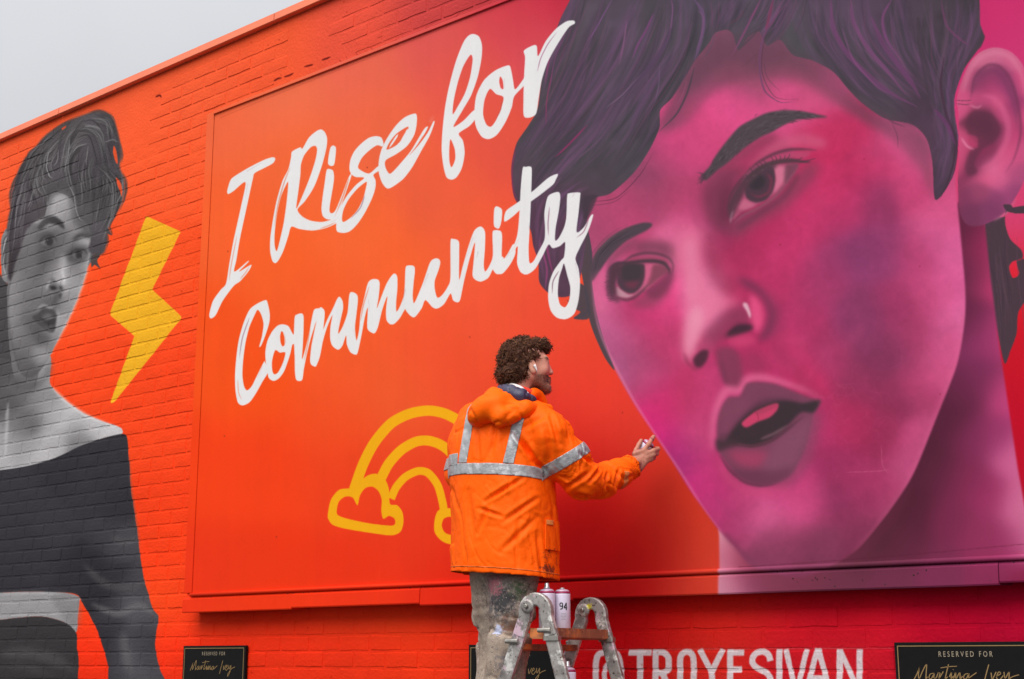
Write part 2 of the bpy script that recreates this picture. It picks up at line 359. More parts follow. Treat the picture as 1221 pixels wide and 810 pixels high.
    cv.fill(k((440,655),(500,600),(545,540),(535,600),(480,655)), (176,96,124), .7, 1.4)
    cv.fill(k((530,420),(595,415),(570,510),(528,580),(535,490)), (206,98,136), .9, 1.4)
    cv.fill(k((600,415),(700,415),(735,455),(650,520),(555,590),(580,500)), (120,66,84), .75, 2.6)
    cv.fill(k((320,430),(380,403),(515,403),(532,440),(528,520),(500,590),(450,637),(400,642),(345,612),(312,565),(308,490)), (82,60,72), 1, .9)
    cv.fill(k((345,430),(430,400),(500,420),(505,490),(470,540),(410,545),(355,525)), (66,58,64), .85, 2.6)
    cv.fill(k((370,560),(430,545),(480,540),(465,590),(410,600)), (124,56,78), .6, 2.2)
    cv.line(k((245,445),(300,405),(400,398),(520,383),(620,383),(690,403),(726,450),(728,490)), 4.6, (76,58,68), .95, 1)
    cv.fill(k((232,440),(300,398),(350,402),(330,470),(300,560),(304,650),(340,700),(300,712),(240,660),(222,580),(236,510)), (92,58,74), .88, 3.4)
    cv.fill(k((262,430),(330,405),(325,470),(296,560),(300,650),(272,640),(252,560)), (76,56,66), .7, 2)
    cv.line(k((306,672),(380,694),(450,672),(520,615),(570,560)), 3.6, (100,58,76), .75, 1.4)
    for i in range(34):
        q = i/33; x, y = 262-30*math.sin(q*2.6)+30*q, 450+q*250; cv.line(k((x+14,y-6),(x-12,y+prng.uniform(-4,6)),(x-30-prng.uniform(0,16),y+prng.uniform(2,16))), .9, (80,58,70), .5, .3)
    for i in range(20):
        x = 300+i*10; cv.line(k((x,678+min(i,5)*3-max(0,i-10)*4),(x-4,700+prng.uniform(0,18)-max(0,i-10)*3)), .9, (86,58,70), .5, .3)
    # --- second eye and brow
    k = K(820,120,5.06)
    cv.fill(k((90,540),(170,450),(300,400),(350,420),(270,520),(235,640),(270,790),(180,780),(100,680)), (118,56,80), .7, 8)
    cv.fill(k((200,560),(270,500),(250,620),(250,720),(190,700)), (96,48,66), .5, 6)
    cv.fill(k((250,770),(330,700),(460,630),(560,560),(650,450),(720,380),(800,390),(720,520),(600,640),(470,720),(360,790),(290,830)), MV, .62, 8)
    cv.fill(k((300,760),(430,660),(560,580),(650,450),(670,470),(590,590),(450,690),(330,770)), (104,56,76), .6, 3)
    cv.fill(k((420,340),(540,240),(700,200),(830,240),(810,290),(640,282),(500,325),(380,400)), (208,98,134), .6, 6)
    cv.fill(k((85,452),(130,400),(170,330),(230,250),(310,160),(400,110),(480,75),(580,60),(690,66),(780,86),(842,101),(760,109),(660,118),(580,150),(500,196),(430,228),(330,298),(240,378),(170,428),(108,484)), (78,70,76), .98, 1.3)
    for i in range(150):      # brow hairs
        q = prng.uniform(0,1); x = 110+q*640; top = np.interp(x,[110,230,400,580,750],[440,260,112,64,84]); bot = np.interp(x,[110,240,430,580,750],[480,380,230,150,110])
        y = top+(bot-top)*prng.uniform(-.08,1); L_ = prng.uniform(22,50); a_ = np.interp(x,[110,400,750],[-1.2,-.75,.12])+prng.normal(0,.14)
        cv.line(k((x,y),(x+L_*.5*math.cos(a_),y+L_*.5*math.sin(a_)),(x+L_*math.cos(a_+.15),y+L_*math.sin(a_+.15))), .8, [(56,50,56),(66,58,64),(108,98,104),(88,70,80)][prng.integers(4)], .55)
    cv.fill(k((115,490),(240,385),(330,308),(430,238),(520,200),(530,230),(430,280),(330,350),(220,440),(140,520)), (142,64,92), .6, 4)
    for i in range(14): cv.line(k((112+prng.uniform(-15,20),455+prng.uniform(-14,18)),(85,440+i*4),(52+prng.uniform(-5,25),436+i*6)), .8, (80,60,72), .7)
    cv.line(k((240,650),(258,570),(325,475),(418,382),(520,325),(620,298),(720,297),(778,302)), 4, (92,56,72), .85, 1.2)
    cv.fill(k((330,460),(420,388),(530,332),(640,310),(740,312),(700,350),(600,352),(500,392),(420,430)), (184,80,116), .65, 2)
    cv.fill(k((330,480),(400,410),(480,370),(500,392),(420,430),(350,500)), (120,74,94), .75, 2)
    cv.fill(k((250,720),(270,640),(310,600),(350,520),(440,420),(540,385),(660,385),(655,420),(600,490),(520,570),(420,630),(330,670),(270,720)), (168,78,110), 1, 1)
    cv.fill(k((522,400),(590,405),(600,455),(560,515),(515,560),(528,480)), (212,116,148), .95, 1.8)
    cv.fill(k((590,395),(670,383),(640,440),(585,505)), (112,66,84), .8, 2.4)
    cv.fill(k((335,595),(380,615),(408,628),(360,655),(305,655)), (198,104,136), .9, 1.8)
    cv.fill(k((350,470),(420,415),(485,393),(517,410),(527,480),(510,550),(470,600),(410,616),(356,592),(338,530)), (80,58,70), 1, .9)
    cv.fill(k((372,480),(412,450),(455,458),(468,495),(440,535),(392,538),(366,512)), (58,52,58), .9, 1.8)
    cv.line(k((476,440),(503,480),(486,555),(425,582),(378,562)), 3, (142,54,82), .55, 1.6)
    cv.line(k((390,470),(430,460)), 1.6, (100,88,96), .5, .8)
    cv.fill(k((345,480),(430,405),(525,375),(530,410),(440,440),(370,510)), (86,62,74), .7, 2)
    cv.line(k((248,660),(280,590),(330,510),(420,420),(520,376),(620,364),(690,370),(740,375)), 5.6, (80,60,68), .92, 1.3)
    cv.fill(k((240,640),(300,530),(375,455),(350,540),(315,610),(272,700),(252,720)), (90,58,72), .9, 2.4)
    cv.line(k((256,745),(262,695),(275,662)), 1.5, (176,136,152), .7, .6); cv.line(k((276,718),(302,682)), 1.5, (186,146,160), .7, .6)
    cv.line(k((275,745),(330,695),(430,645),(520,585),(590,505),(650,422)), 3, (138,84,104), .7, 1.6)
    for a, b in (((430,415),(405,378)),((470,395),(448,355)),((510,378),(495,332)),((550,368),(552,328)),((590,360),(614,320)),((640,366),(694,342)),((660,374),(742,368)),((390,440),(365,404)),((360,470),(340,444)),((680,370),(775,350)),((450,404),(425,366)),((530,372),(522,330)),((570,364),(584,326))):
        cv.line(k(a,((a[0]+b[0])/2+8,(a[1]+b[1])/2),b), 1.2, (84,56,70), .7, .3)
    for i in range(26): x = 345+prng.uniform(0,150); y = 500-(x-345)*.72+prng.uniform(-14,8); cv.line(k((x,y),(x+prng.uniform(4,16),y-prng.uniform(6,20))), .8, (146,116,130), .4, .2)
    # --- nose
    k = K(790,260,3.68)
    cv.fill(k((40,150),(100,50),(160,70),(175,200),(215,300),(300,350),(345,380),(260,420),(200,480),(150,560),(100,610),(90,520),(106,420),(100,300),(60,220)), (226,116,154), .62, 9)
    cv.fill(k((95,120),(140,100),(150,240),(140,380),(110,330),(105,220)), (232,142,172), .5, 7)
    cv.fill(k((105,440),(150,380),(180,430),(160,530),(112,632),(92,560)), (236,158,184), .7, 7)
    cv.fill(k((175,90),(230,80),(265,250),(340,280),(300,335),(220,300),(185,210)), (150,54,88), .55, 9)
    cv.fill(k((190,490),(260,420),(335,388),(390,420),(385,462),(310,482),(270,530),(220,565),(180,540)), (138,58,90), .78, 7)
    cv.fill(k((150,560),(200,520),(230,560),(210,600),(165,585)), (170,70,108), .6, 5)
    cv.fill(k((330,262),(405,285),(468,350),(502,430),(475,515),(415,540),(445,480),(458,420),(425,345),(360,302)), (116,52,82), .82, 6)
    cv.fill(k((440,300),(520,380),(520,500),(470,540),(500,440)), (130,54,86), .45, 8)
    cv.fill(k((385,340),(430,380),(440,450),(415,505),(390,460)), (228,84,134), .9, 4.5)
    cv.fill(k((268,515),(325,462),(388,464),(394,492),(340,516),(290,532)), (104,46,70), .7, 3)
    cv.fill(k((285,504),(330,470),(384,471),(388,488),(340,509),(295,522)), (66,44,56), .9, 1.8)
    cv.fill(k((134,618),(168,582),(200,582),(194,624),(166,656),(142,652)), (74,44,58), .92, 1.8)
    cv.line(k((92,590),(112,640),(145,664),(175,655)), 3.4, (140,54,86), .7, 2.4)
    cv.fill(k((355,372),(372,378),(386,420),(382,440),(368,410),(352,385)), (226,180,196), .9, .8)
    cv.fill(k((285,528),(380,512),(405,548),(320,566)), (206,70,116), .7, 5)
    cv.fill(k((230,585),(290,565),(338,600),(352,680),(345,738),(300,750),(264,712)), (126,60,86), .85, 4.5)
    cv.line(k((252,620),(272,700),(292,742)), 4, (96,52,72), .5, 3)
    cv.fill(k((350,585),(430,590),(470,640),(420,700),(352,665)), (144,54,88), .5, 8)
    cv.line(k((470,540),(560,640),(640,760),(700,860)), 16, (140,50,84), .35, 9)
    # --- mouth
    k = K(840,440,5.06)
    cv.line(k((45,490),(50,330),(80,220),(120,140),(150,125),(200,135),(230,110),(260,60),(360,55),(500,92),(620,135),(710,190)), 9, (226,114,156), .72, 4)
    cv.fill(k((85,520),(140,600),(220,670),(330,715),(440,705),(540,720),(360,770),(200,730),(105,640)), (206,76,126), .5, 6)
    cv.fill(k((560,320),(700,260),(680,420),(640,560),(520,700),(420,700),(560,560)), (134,70,98), .6, 8)
    cv.fill(k((75,440),(75,330),(100,230),(145,170),(210,165),(250,90),(320,78),(420,90),(540,135),(640,175),(700,190),(690,210),(645,300),(622,420),(580,540),(520,640),(430,690),(340,702),(250,680),(170,620),(110,540),(80,490)), (122,66,90), 1, 1.8)
    cv.fill(k((140,500),(260,490),(390,505),(330,590),(210,580)), (172,66,102), .75, 7)
    cv.fill(k((420,440),(560,330),(650,285),(612,440),(530,590),(420,650),(350,610)), (136,80,106), .7, 8)
    cv.fill(k((140,610),(260,610),(420,610),(530,600),(430,692),(340,704),(250,682)), (100,54,76), .6, 6)
    cv.fill(k((95,420),(110,250),(160,180),(250,160),(300,100),(420,110),(520,160),(400,180),(260,240),(160,350)), (130,70,96), .5, 6)
    cv.fill(k((260,180),(330,110),(450,120),(560,170),(420,170),(310,220)), (116,62,86), .5, 5)
    cv.line(k((80,400),(150,400),(225,305),(330,214),(440,186),(580,196)), 7, (82,50,66), .6, 3.6)
    cv.fill(k((130,435),(200,330),(300,240),(420,195),(500,190),(590,205),(692,190),(655,262),(580,262),(500,342),(400,424),(290,463),(200,450)), (62,50,56), 1, 1.8)
    cv.fill(k((66,425),(110,425),(170,415),(210,450),(130,480),(78,494)), (70,52,60), .9, 3)
    cv.fill(k((225,322),(300,260),(400,215),(442,210),(435,248),(390,292),(320,318),(260,350),(235,347)), (198,66,104), 1, 1.4)
    cv.fill(k((300,258),(420,210),(440,225),(330,275)), (150,60,86), .5, 2.4)
    cv.line(k((310,258),(322,290),(322,315)), 1, (140,44,74), .6, .5)
    cv.line(k((335,424),(420,388),(505,335)), 3.4, (124,88,100), .7, 1.6)
    cv.line(k((150,455),(290,466),(400,434),(510,354),(600,280)), 3.6, (86,54,66), .75, 1.6)
    cv.line(k((90,520),(150,610),(240,682),(340,704),(430,692)), 3, (94,52,72), .7, 1.6)
    # --- chin and jaw
    cv.line([(860,633),(880,654),(905,680)], 6, (120,60,86), .55, 3)
    cv.line([(1000,668),(1030,652),(1062,612),(1088,572)], 16, (110,46,70), .35, 7)
    cv.line([(1016,660),(1050,622),(1076,586),(1092,557),(1117,495),(1140,435),(1149,385),(1150,344)], 7, (222,106,150), .35, 4, clip=fm)
    for i in range(60):      # scratches of half-covered underpaint
        x, y = prng.normal(1010,28), prng.normal(490,38); a = prng.uniform(0,6.28); r = prng.uniform(5,20)
        cv.line([(x,y),(x+r*math.cos(a),y+r*math.sin(a)),(x+r*1.6*math.cos(a+.5),y+r*1.6*math.sin(a+.5))], .6, (206,92,130), .16)
    cv.line([(1008,563),(1040,562),(1062,560)], 1, (205,100,134), .5); cv.line([(1050,530),(1052,555),(1060,566)], 1, (205,100,134), .45)
    # --- ear
    k = K(1120,40,3.375)
    ear = k((75,330),(68,270),(85,200),(120,120),(165,75),(220,58),(280,72),(325,115),(360,190),(380,300),(375,440),(350,560),(310,650),(250,730),(170,772),(110,770),(80,720),(72,600),(78,480))
    ef = field([tuple(q[:2])+q[2:] for q in k((80,280,206,84,128),(110,170,200,92,130),(160,100,204,104,138),(220,80,204,104,140),(290,100,206,96,136),(335,200,214,84,130),(350,330,214,80,128),(345,470,196,84,128),(310,560,176,78,122),(290,640,150,68,112),
        (200,720,136,64,104),(120,730,116,54,84),(90,650,138,58,92),(90,520,206,80,122),(100,440,206,86,128),(160,190,130,58,94),(230,170,140,60,100),(280,220,146,60,106),(300,300,150,58,104),(320,400,186,66,112),(300,480,208,82,128),(260,520,214,90,136),(200,540,222,106,148),
        (170,580,216,90,134),(240,600,214,96,140),(150,630,176,76,112),(250,650,158,70,116),(200,220,176,66,112),(230,270,200,80,124),(160,270,190,76,120),(170,330,100,48,70),(200,390,90,46,66),(150,380,96,48,68),(240,400,130,56,90),(130,440,184,62,104),(160,460,150,54,88),(150,510,116,48,80),(125,550,112,48,78),(180,480,124,52,84),(260,330,190,74,118),(280,420,200,76,122))], 8.0, 3)
    cv.fill(ear, ef, 1, .5)
    cv.fill(k((118,330),(150,310),(215,330),(245,390),(215,440),(170,470),(140,520),(150,560),(115,575),(100,540),(118,480),(150,450),(125,420),(105,380)), (96,50,70), .75, 2.2)
    cv.fill(k((115,410),(150,420),(150,462),(118,446)), (182,64,104), .6, 1.6)
    cv.line(k((170,250),(215,262),(255,310),(275,380),(262,450),(215,520),(165,545)), 7, (214,96,140), .6, 2.6)
    cv.line(k((130,240),(150,180),(195,148),(240,158),(282,220),(305,310),(312,400)), 9, (120,58,92), .5, 2.6)
    cv.line(k((92,240),(120,150),(165,98),(222,78),(282,96),(325,160),(348,260)), 6, (222,128,160), .5, 2.4)
    cv.fill(k((85,640),(150,600),(260,660),(230,740),(150,770),(95,750)), (122,58,94), .45, 5)
    cv.line(k((125,260),(140,180),(190,130),(240,135),(285,190),(315,290),(325,400),(300,500),(265,560)), 3.6, (112,54,84), .6, 1.4)
    cv.line(k((85,420),(110,455),(140,468)), 2, (236,150,180), .8, .6)
    cv.line(k((120,290),(150,300),(170,288)), 2, (228,140,170), .6, .7)
    cv.line(k((60,270),(110,272),(128,268)), .8, (70,50,62), .8); cv.line(k((62,283),(105,288),(122,284)), .8, (70,50,62), .8)
    cv.line(k((215,755),(270,720),(310,660)), 2.4, (196,120,152), .6, 1)
    cv.fill(k((255,690),(285,690),(300,708),(340,708),(370,700),(370,725),(290,722),(265,712)), (72,56,66), .95, .4)
    # --- hair
    Hc = [(-30,50),(660,-30)]
    left = [(690,-40),(682,-5),(668,24),(655,62),(646,95),(641,130),(630,150),(616,171),(610,196),(610,215),(613,235),(624,255),(633,276),(636,294),(642,313),(643,336),(652,348),(664,354),(679,353),(690,338),(697,300),(700,262),(707,238),(728,231),(754,208),(773,181),(786,153),(787,132),(801,117),(817,92),(828,73),(845,52),(852,40),(866,36),(874,42),(880,60),(892,45),(905,38),(914,55),(930,48),(945,66),(969,73),(993,86),(1011,107),(1028,124),(1055,142),(1087,149),(1104,166),(1111,194),(1114,238),(1128,225),(1138,200),(1142,166),(1138,138),(1138,114),(1149,83),(1166,59),(1173,45),(1168,28),(1167,0),(1160,-40)]
    # soft shadow of the fringe on the forehead
    cv.fill([(786,153),(801,117),(828,73),(850,60),(930,60),(1000,110),(1060,150),(1104,170),(1114,240),(1095,200),(1060,165),(1000,128),(950,95),(890,95),(850,110),(815,150)], (120,70,90), .55, 7, clip=fm)
    hf = field([(700,20,92,74,92),(720,80,84,74,86),(680,60,80,76,82),(660,120,82,70,82),(700,130,76,74,80),(640,180,80,70,80),(625,220,96,62,86),(680,190,78,74,80),(720,200,80,70,82),(750,170,84,72,88),(760,100,90,74,94),(740,40,96,70,98),(790,40,82,76,84),(800,90,78,74,80),(830,20,92,72,100),(840,60,76,76,82),
        (870,10,88,74,96),(920,10,90,70,92),(940,40,80,80,84),(980,20,98,66,98),(1000,70,78,72,80),(1030,40,98,64,98),(1060,80,96,60,94),(1070,20,92,62,90),(1110,40,84,60,80),(1130,20,78,62,76),(1100,110,88,52,80),(1040,110,86,68,84),(1130,100,84,56,80),(1120,160,92,50,84),(1125,200,84,52,80),(1150,40,76,60,72),
        (650,260,112,48,86),(660,300,118,50,92),(655,335,100,52,84),(690,250,104,52,84),(690,290,100,50,82),(700,230,92,60,82),(720,215,84,68,80)], 20)
    gy = hf.mean(2, keepdims=True); hf = (hf*.5+gy*.5*np.array([1.0,.97,1.03], np.float32))*(.97+blotch([(30,.5),(10,.4)], .06, 31))
    cv.fill(left, hf.astype(np.float32), 1, .5)
    hm = mask_of(left, .5)
    cv.fill([(931,40),(945,60),(969,68),(993,80),(1011,100),(1028,118),(1055,136),(1087,145),(1106,166),(1112,200),(1100,176),(1080,160),(1045,150),(1015,132),(990,106),(960,88),(938,76),(900,84),(872,74),(850,84),(826,110),(800,150),(786,160),(800,120),(830,70),(866,40)], (92,66,80), .4, 8, clip=fm)
    cv.fill([(925,30),(960,60),(1000,84),(1030,118),(1060,138),(1095,150),(1100,130),(1040,90),(980,40)], hf.astype(np.float32), .7, 5)
    # lock behind the letter y
    cv.fill([(680,350),(690,338),(699,345),(704,372),(700,381),(684,380),(692,372),(680,366)], DK, .95, .4)
    cv.line([(676,358),(684,364),(694,362)], 1.6, DK, .8); cv.line([(684,379),(694,377),(703,368)], 2.4, DK, .9)
    k6 = K(700,0,4.696)
    D1 = [(58,54,62),(66,62,70),(104,78,100)]; P1 = [(118,78,122),(132,86,126),(104,72,104),(140,70,110)]
    guides = [[(690,-10),(672,40),(655,90),(648,130)],[(720,-10),(700,50),(676,100),(650,150),(622,185)],[(760,-10),(735,60),(700,120),(660,170),(630,215)],
        [(800,-10),(770,70),(735,130),(700,180),(660,225)],[(810,-10),(800,60),(770,110),(740,160),(700,210)],[(840,-10),(830,50),(805,100),(780,140),(760,180),(725,225)],
        [(700,60),(680,110),(655,150),(620,200),(615,230)],[(740,110),(705,160),(665,200),(640,240),(645,300)],[(690,215),(660,240),(648,290),(655,340)],[(705,235),(690,270),(685,320),(675,348)],
        [(850,-10),(850,30),(838,60)],[(880,-10),(870,20),(860,40)],[(930,-10),(912,30),(885,55)],[(950,-10),(935,30),(915,60)],
        [(960,-10),(975,40),(1000,75),(1030,110),(1070,138)],[(990,-10),(995,40),(1020,80),(1055,115),(1100,140)],[(1020,-10),(1025,40),(1050,80),(1090,115),(1120,150)],[(1060,-10),(1065,40),(1085,80),(1110,115)],
        [(1100,-10),(1100,40),(1110,80),(1122,110),(1125,150),(1120,210)],[(1140,-10),(1142,30),(1135,70),(1130,110),(1135,160),(1122,215)],[(1160,-10),(1158,30),(1145,70),(1132,110)],[(1120,120),(1132,160),(1128,200),(1115,235)]]
    for g in guides:
        cv.hairs(g, 5, 9, 11, [(62,58,66),(70,62,72),(104,76,106),(96,70,98),(58,54,62)], .34, 2.4, clip=hm)
        cv.hairs(g, 16, 10, 3.6, D1+P1[:2], .34, 1.2, clip=hm)
        cv.hairs(g, 12, 10, 1.4, D1+P1, .35, .4, clip=hm)
    for p, w, c, a in (([(140,0),(90,90),(40,180),(0,240)],7,VI,.8),([(222,120),(205,240),(180,370)],9,(128,86,120),.8),([(370,80),(330,170),(280,260),(255,330)],12,(122,70,116),.75),([(470,0),(478,60),(460,200),(420,300)],8,(124,84,122),.8),
        ([(600,0),(645,70),(650,160),(620,280),(600,340)],20,(104,80,112),.9),([(620,60),(650,100),(640,200),(610,300)],8,(122,82,118),.7),([(320,400),(200,530),(100,610)],7,(120,94,120),.8),([(405,370),(400,480),(380,580)],6,(112,88,120),.7),([(470,160),(420,280),(340,390),(200,540)],26,(82,64,88),.6),
        ([(340,420),(330,520),(280,640),(230,720)],12,(96,74,100),.7),([(970,0),(920,100),(860,220),(800,330)],11,(128,72,110),.85),([(1040,0),(1010,130),(1000,180)],16,(126,62,92),.8),([(1130,0),(1060,90),(1010,160),(980,230),(965,320),(970,430),(1000,520),(1080,575),(1150,572)],9,(112,70,104),.9),
        ([(1010,180),(985,260),(975,380),(1000,470),(1060,550),(1180,560)],4,(84,58,76),.9),([(985,350),(1010,440),(1090,525)],3,(90,62,80),.85),([(720,180),(690,270),(640,340)],6,(98,76,100),.8),([(600,380),(560,520),(500,640),(400,740)],11,(84,66,80),.95),([(560,450),(530,540),(490,600)],5,(150,80,118),.7),
        ([(980,150),(900,230),(840,290)],10,(84,68,80),.8),([(880,60),(850,100),(780,150)],5,(110,64,84),.7),([(960,290),(900,350),(850,390)],2.5,(92,62,74),.7),([(950,300),(945,350),(935,380)],2,(92,62,74),.6)):
        cv.line(k6(*p), w/4.696*1.0, c, a, .35)
    k9 = K(900,0,2.893)
    for p, w, c, a in (([(260,0),(270,100),(320,190),(400,270),(480,330),(560,370)],16,(120,68,112),.6),([(330,0),(340,80),(390,170),(450,240),(520,330)],14,(128,72,118),.55),([(400,60),(440,150),(490,220),(540,290),(570,340)],18,(118,66,110),.6),([(470,0),(440,60),(450,130),(500,210)],9,(132,72,122),.6),
        ([(640,0),(660,90),(710,140),(740,160)],8,(118,66,104),.6),([(560,60),(580,200),(600,300),(620,380)],26,(66,58,66),.5),([(650,200),(640,300),(660,400),(690,480),(680,580),(640,680)],10,(70,48,64),.7),([(620,380),(660,430),(690,500)],14,(112,58,104),.6),([(690,430),(697,520),(680,610),(625,690)],2.2,(60,46,56),.9),
        ([(30,230),(20,300),(60,345),(130,355)],3,(84,58,76),.0),([(470,420),(490,470),(492,515)],2.2,(84,58,76),.7),([(300,100),(340,210),(420,300),(470,330)],6,(140,80,130),.5),([(170,0),(180,80),(160,150)],14,(84,72,86),.6),([(780,110),(790,130),(775,165),(760,175)],4,(90,58,72),.9),([(430,380),(470,420),(520,440)],6,(96,62,82),.6)):
        cv.line(k9(*p), w/2.893, c, a, .5)
    for p, w, c in (([(668,30),(656,66),(650,100)],1.6,(150,62,110)),([(660,80),(652,120),(651,150)],1.4,(140,60,100)),([(676,36),(662,70),(655,110)],1.2,(120,70,110)),([(616,172),(611,200),(612,226),(622,252)],1.6,(126,52,88)),([(700,150),(676,175),(662,188)],2,(150,52,100)),
        ([(707,241),(735,236),(762,210),(779,182)],1,(96,50,72)),([(704,246),(732,241),(752,226)],.8,(110,56,80)),([(644,290),(652,320),(650,345)],2.2,(150,70,118)),([(660,250),(652,290),(660,330)],2.4,(146,64,112)),([(690,240),(682,280),(680,330)],2,(140,60,104))):
        cv.line(p, w, c, .8, .3)
    cv.fill([(697,236),(712,233),(708,246),(700,262),(695,258)], (70,58,68), .85, .8)

def lettering(cv, bg):
    Wt = (233,232,233)
    def L(k, *conts): cv.fill(k(*conts[0]), Wt, 1, .25, holes=[k(*c) for c in conts[1:]])
    k1, k2, k3, k4, k5, k6, k7, k8 = K(240,180,3.857), K(315,140,4.5), K(395,120,4.7615), K(515,20,4.05), K(270,340,5.4), K(380,300,5.786), K(470,250,5.786), K(580,190,4.05)
    L(k1, [(120,185),(133,140),(150,120),(215,80),(290,42),(330,30),(341,38),(330,58),(290,80),(247,103),(238,130),(210,260),(180,400),(163,500),(154,556),(215,508),(216,514),(175,556),(231,524),(218,555),(180,600),(150,622),(100,690),(68,755),(45,771),(38,752),(55,690),(90,640),(115,610),(130,520),(150,410),(185,250),(204,145),(150,185),(125,199)])
    L(k2, [(145,215),(150,185),(193,162),(206,168),(240,110),(280,75),(305,66),(325,80),(338,115),(333,170),(310,260),(270,370),(220,450),(180,495),(205,532),(250,555),(310,562),(360,550),(388,540),(388,568),(330,595),(260,608),(190,600),(147,588),(130,640),(105,715),(80,765),(62,783),(45,770),(33,715),(35,640),(50,540),(70,440),(100,340),(130,280)],
        [(130,350),(122,450),(107,560),(90,640),(70,717),(58,690),(58,620),(70,520),(90,430),(115,370)], [(198,255),(215,205),(250,162),(275,154),(284,175),(275,230),(250,310),(215,400),(174,490),(184,400),(195,310)])
    L(k2, [(355,165),(370,152),(385,165),(382,215),(375,255),(358,262),(343,250),(345,215)])
    L(k2, [(335,285),(350,278),(370,288),(375,330),(365,400),(353,470),(352,508),(366,515),(385,495),(420,410),(450,330),(466,303),(467,318),(440,400),(415,470),(398,525),(385,548),(340,548),(315,530),(308,490),(315,420),(325,350)])
    L(k3, [(297,245),(290,262),(260,255),(215,285),(175,325),(152,375),(165,395),(215,415),(265,375),(276,395),(240,422),(252,455),(250,500),(230,560),(190,640),(150,700),(110,740),(75,752),(35,745),(28,710),(35,660),(55,600),(90,540),(140,480),(187,440),(140,435),(115,420),(103,390),(108,340),(130,290),(170,245),(215,212),(255,203),(285,212)],
        [(200,462),(196,500),(180,560),(150,620),(110,665),(70,690),(61,670),(70,620),(100,560),(150,500)])
    L(k3, [(475,75),(487,92),(485,140),(470,200),(430,260),(370,305),(310,340),(308,380),(330,416),(355,400),(400,350),(450,290),(490,225),(530,160),(550,150),(530,190),(480,265),(442,314),(500,250),(550,180),(580,120),(586,128),(560,200),(510,290),(460,380),(410,445),(350,490),(318,500),(290,470),(270,410),(270,345),(285,280),(320,210),(370,140),(420,95)],
        [(432,150),(437,165),(410,210),(370,255),(315,280),(330,240),(370,190)])
    cv.line(k3((330,268),(365,215),(380,192)), 2.2, Wt); cv.line(k3((395,235),(425,185),(435,160)), 2, Wt)
    cv.line(k3((555,122),(580,86)), .9, Wt, .9); cv.line(k3((563,127),(586,94)), .9, Wt, .9)
    L(k4, [(200,85),(228,98),(242,140),(240,200),(222,290),(190,380),(150,450),(104,532),(150,505),(205,452),(208,495),(180,530),(130,565),(150,600),(158,660),(145,730),(120,775),(95,788),(70,775),(55,720),(47,640),(52,540),(65,430),(85,330),(115,220),(150,130),(175,95)],
        [(190,185),(197,210),(185,290),(160,370),(125,435),(101,472),(105,410),(125,320),(150,245),(175,200)], [(90,593),(110,640),(112,690),(95,728),(85,700),(84,640)])
    L(k4, [(375,238),(385,270),(392,310),(402,352),(440,305),(450,285),(452,325),(398,385),(385,440),(355,510),(315,570),(275,592),(240,580),(212,530),(205,460),(215,380),(250,310),(300,265),(345,243)],
        [(280,350),(310,375),(345,390),(335,440),(310,500),(285,532),(262,520),(247,470),(255,400)], [(330,290),(342,310),(345,350),(332,345),(325,315)])
    L(k4, [(445,165),(490,140),(507,145),(513,192),(550,120),(600,60),(650,25),(685,21),(690,35),(660,55),(610,130),(560,220),(530,310),(515,400),(500,475),(446,485),(442,400),(445,290),(450,200)])
    cv.line(k4((510,265),(525,205),(560,135),(605,75)), .9, (150,70,110), .8)
    L(k5, [(255,97),(268,120),(280,180),(278,240),(250,330),(225,390),(213,395),(230,330),(240,250),(225,190),(203,160),(185,190),(150,270),(125,370),(110,480),(105,580),(115,650),(135,678),(165,650),(190,600),(240,500),(250,495),(268,560),(235,620),(190,700),(150,755),(105,775),(75,755),(60,680),(57,580),(65,470),(80,360),(110,250),(150,160),(200,120)])
    L(k5, [(365,253),(400,265),(420,300),(432,318),(445,310),(440,375),(425,385),(410,450),(375,550),(340,600),(305,617),(275,600),(265,560),(255,500),(252,430),(265,360),(295,300),(330,262)],
        [(315,420),(345,435),(380,435),(365,500),(335,560),(310,575),(297,550),(295,490)], [(355,298),(372,312),(382,350),(375,385),(362,395),(350,370),(347,330)])
    cv.line(k5((366,300),(378,340),(376,380)), 1, Wt)
    L(k5, [(440,210),(455,190),(485,183),(498,205),(497,300),(492,400),(488,478),(512,400),(535,300),(550,220),(565,160),(595,150),(625,155),(633,185),(625,280),(605,400),(590,490),(575,525),(545,510),(540,470),(550,380),(570,280),(580,232),(545,340),(520,440),(500,540),(488,612),(452,612),(442,560),(440,460),(435,340)])
    L(k6, [(5,395),(36,400),(42,440),(30,540),(60,470),(100,390),(128,328),(145,313),(165,340),(170,390),(155,460),(138,540),(140,566),(170,510),(200,420),(212,300),(230,280),(262,295),(272,330),(262,430),(252,520),(256,580),(264,612),(280,540),(290,430),(315,320),(340,220),(370,192),(410,195),(422,225),(415,310),(403,392),(430,320),(470,220),(510,160),(530,155),(543,180),(543,260),(535,350),(537,414),(560,380),(590,290),(598,130),(610,100),(640,97),(662,115),(660,170),(645,260),(640,330),(656,358),(690,310),(690,400),(655,453),(620,430),(600,395),(560,460),(520,500),(490,500),(468,470),(465,400),(474,310),(440,400),(410,520),(385,565),(345,545),(335,510),(340,388),(320,450),(300,560),(275,680),(260,712),(220,695),(195,640),(190,580),(165,650),(135,678),(95,650),(80,600),(82,520),(95,440),(60,520),(30,620),(8,730),(-20,790),(-40,760),(-35,680),(-20,560)])
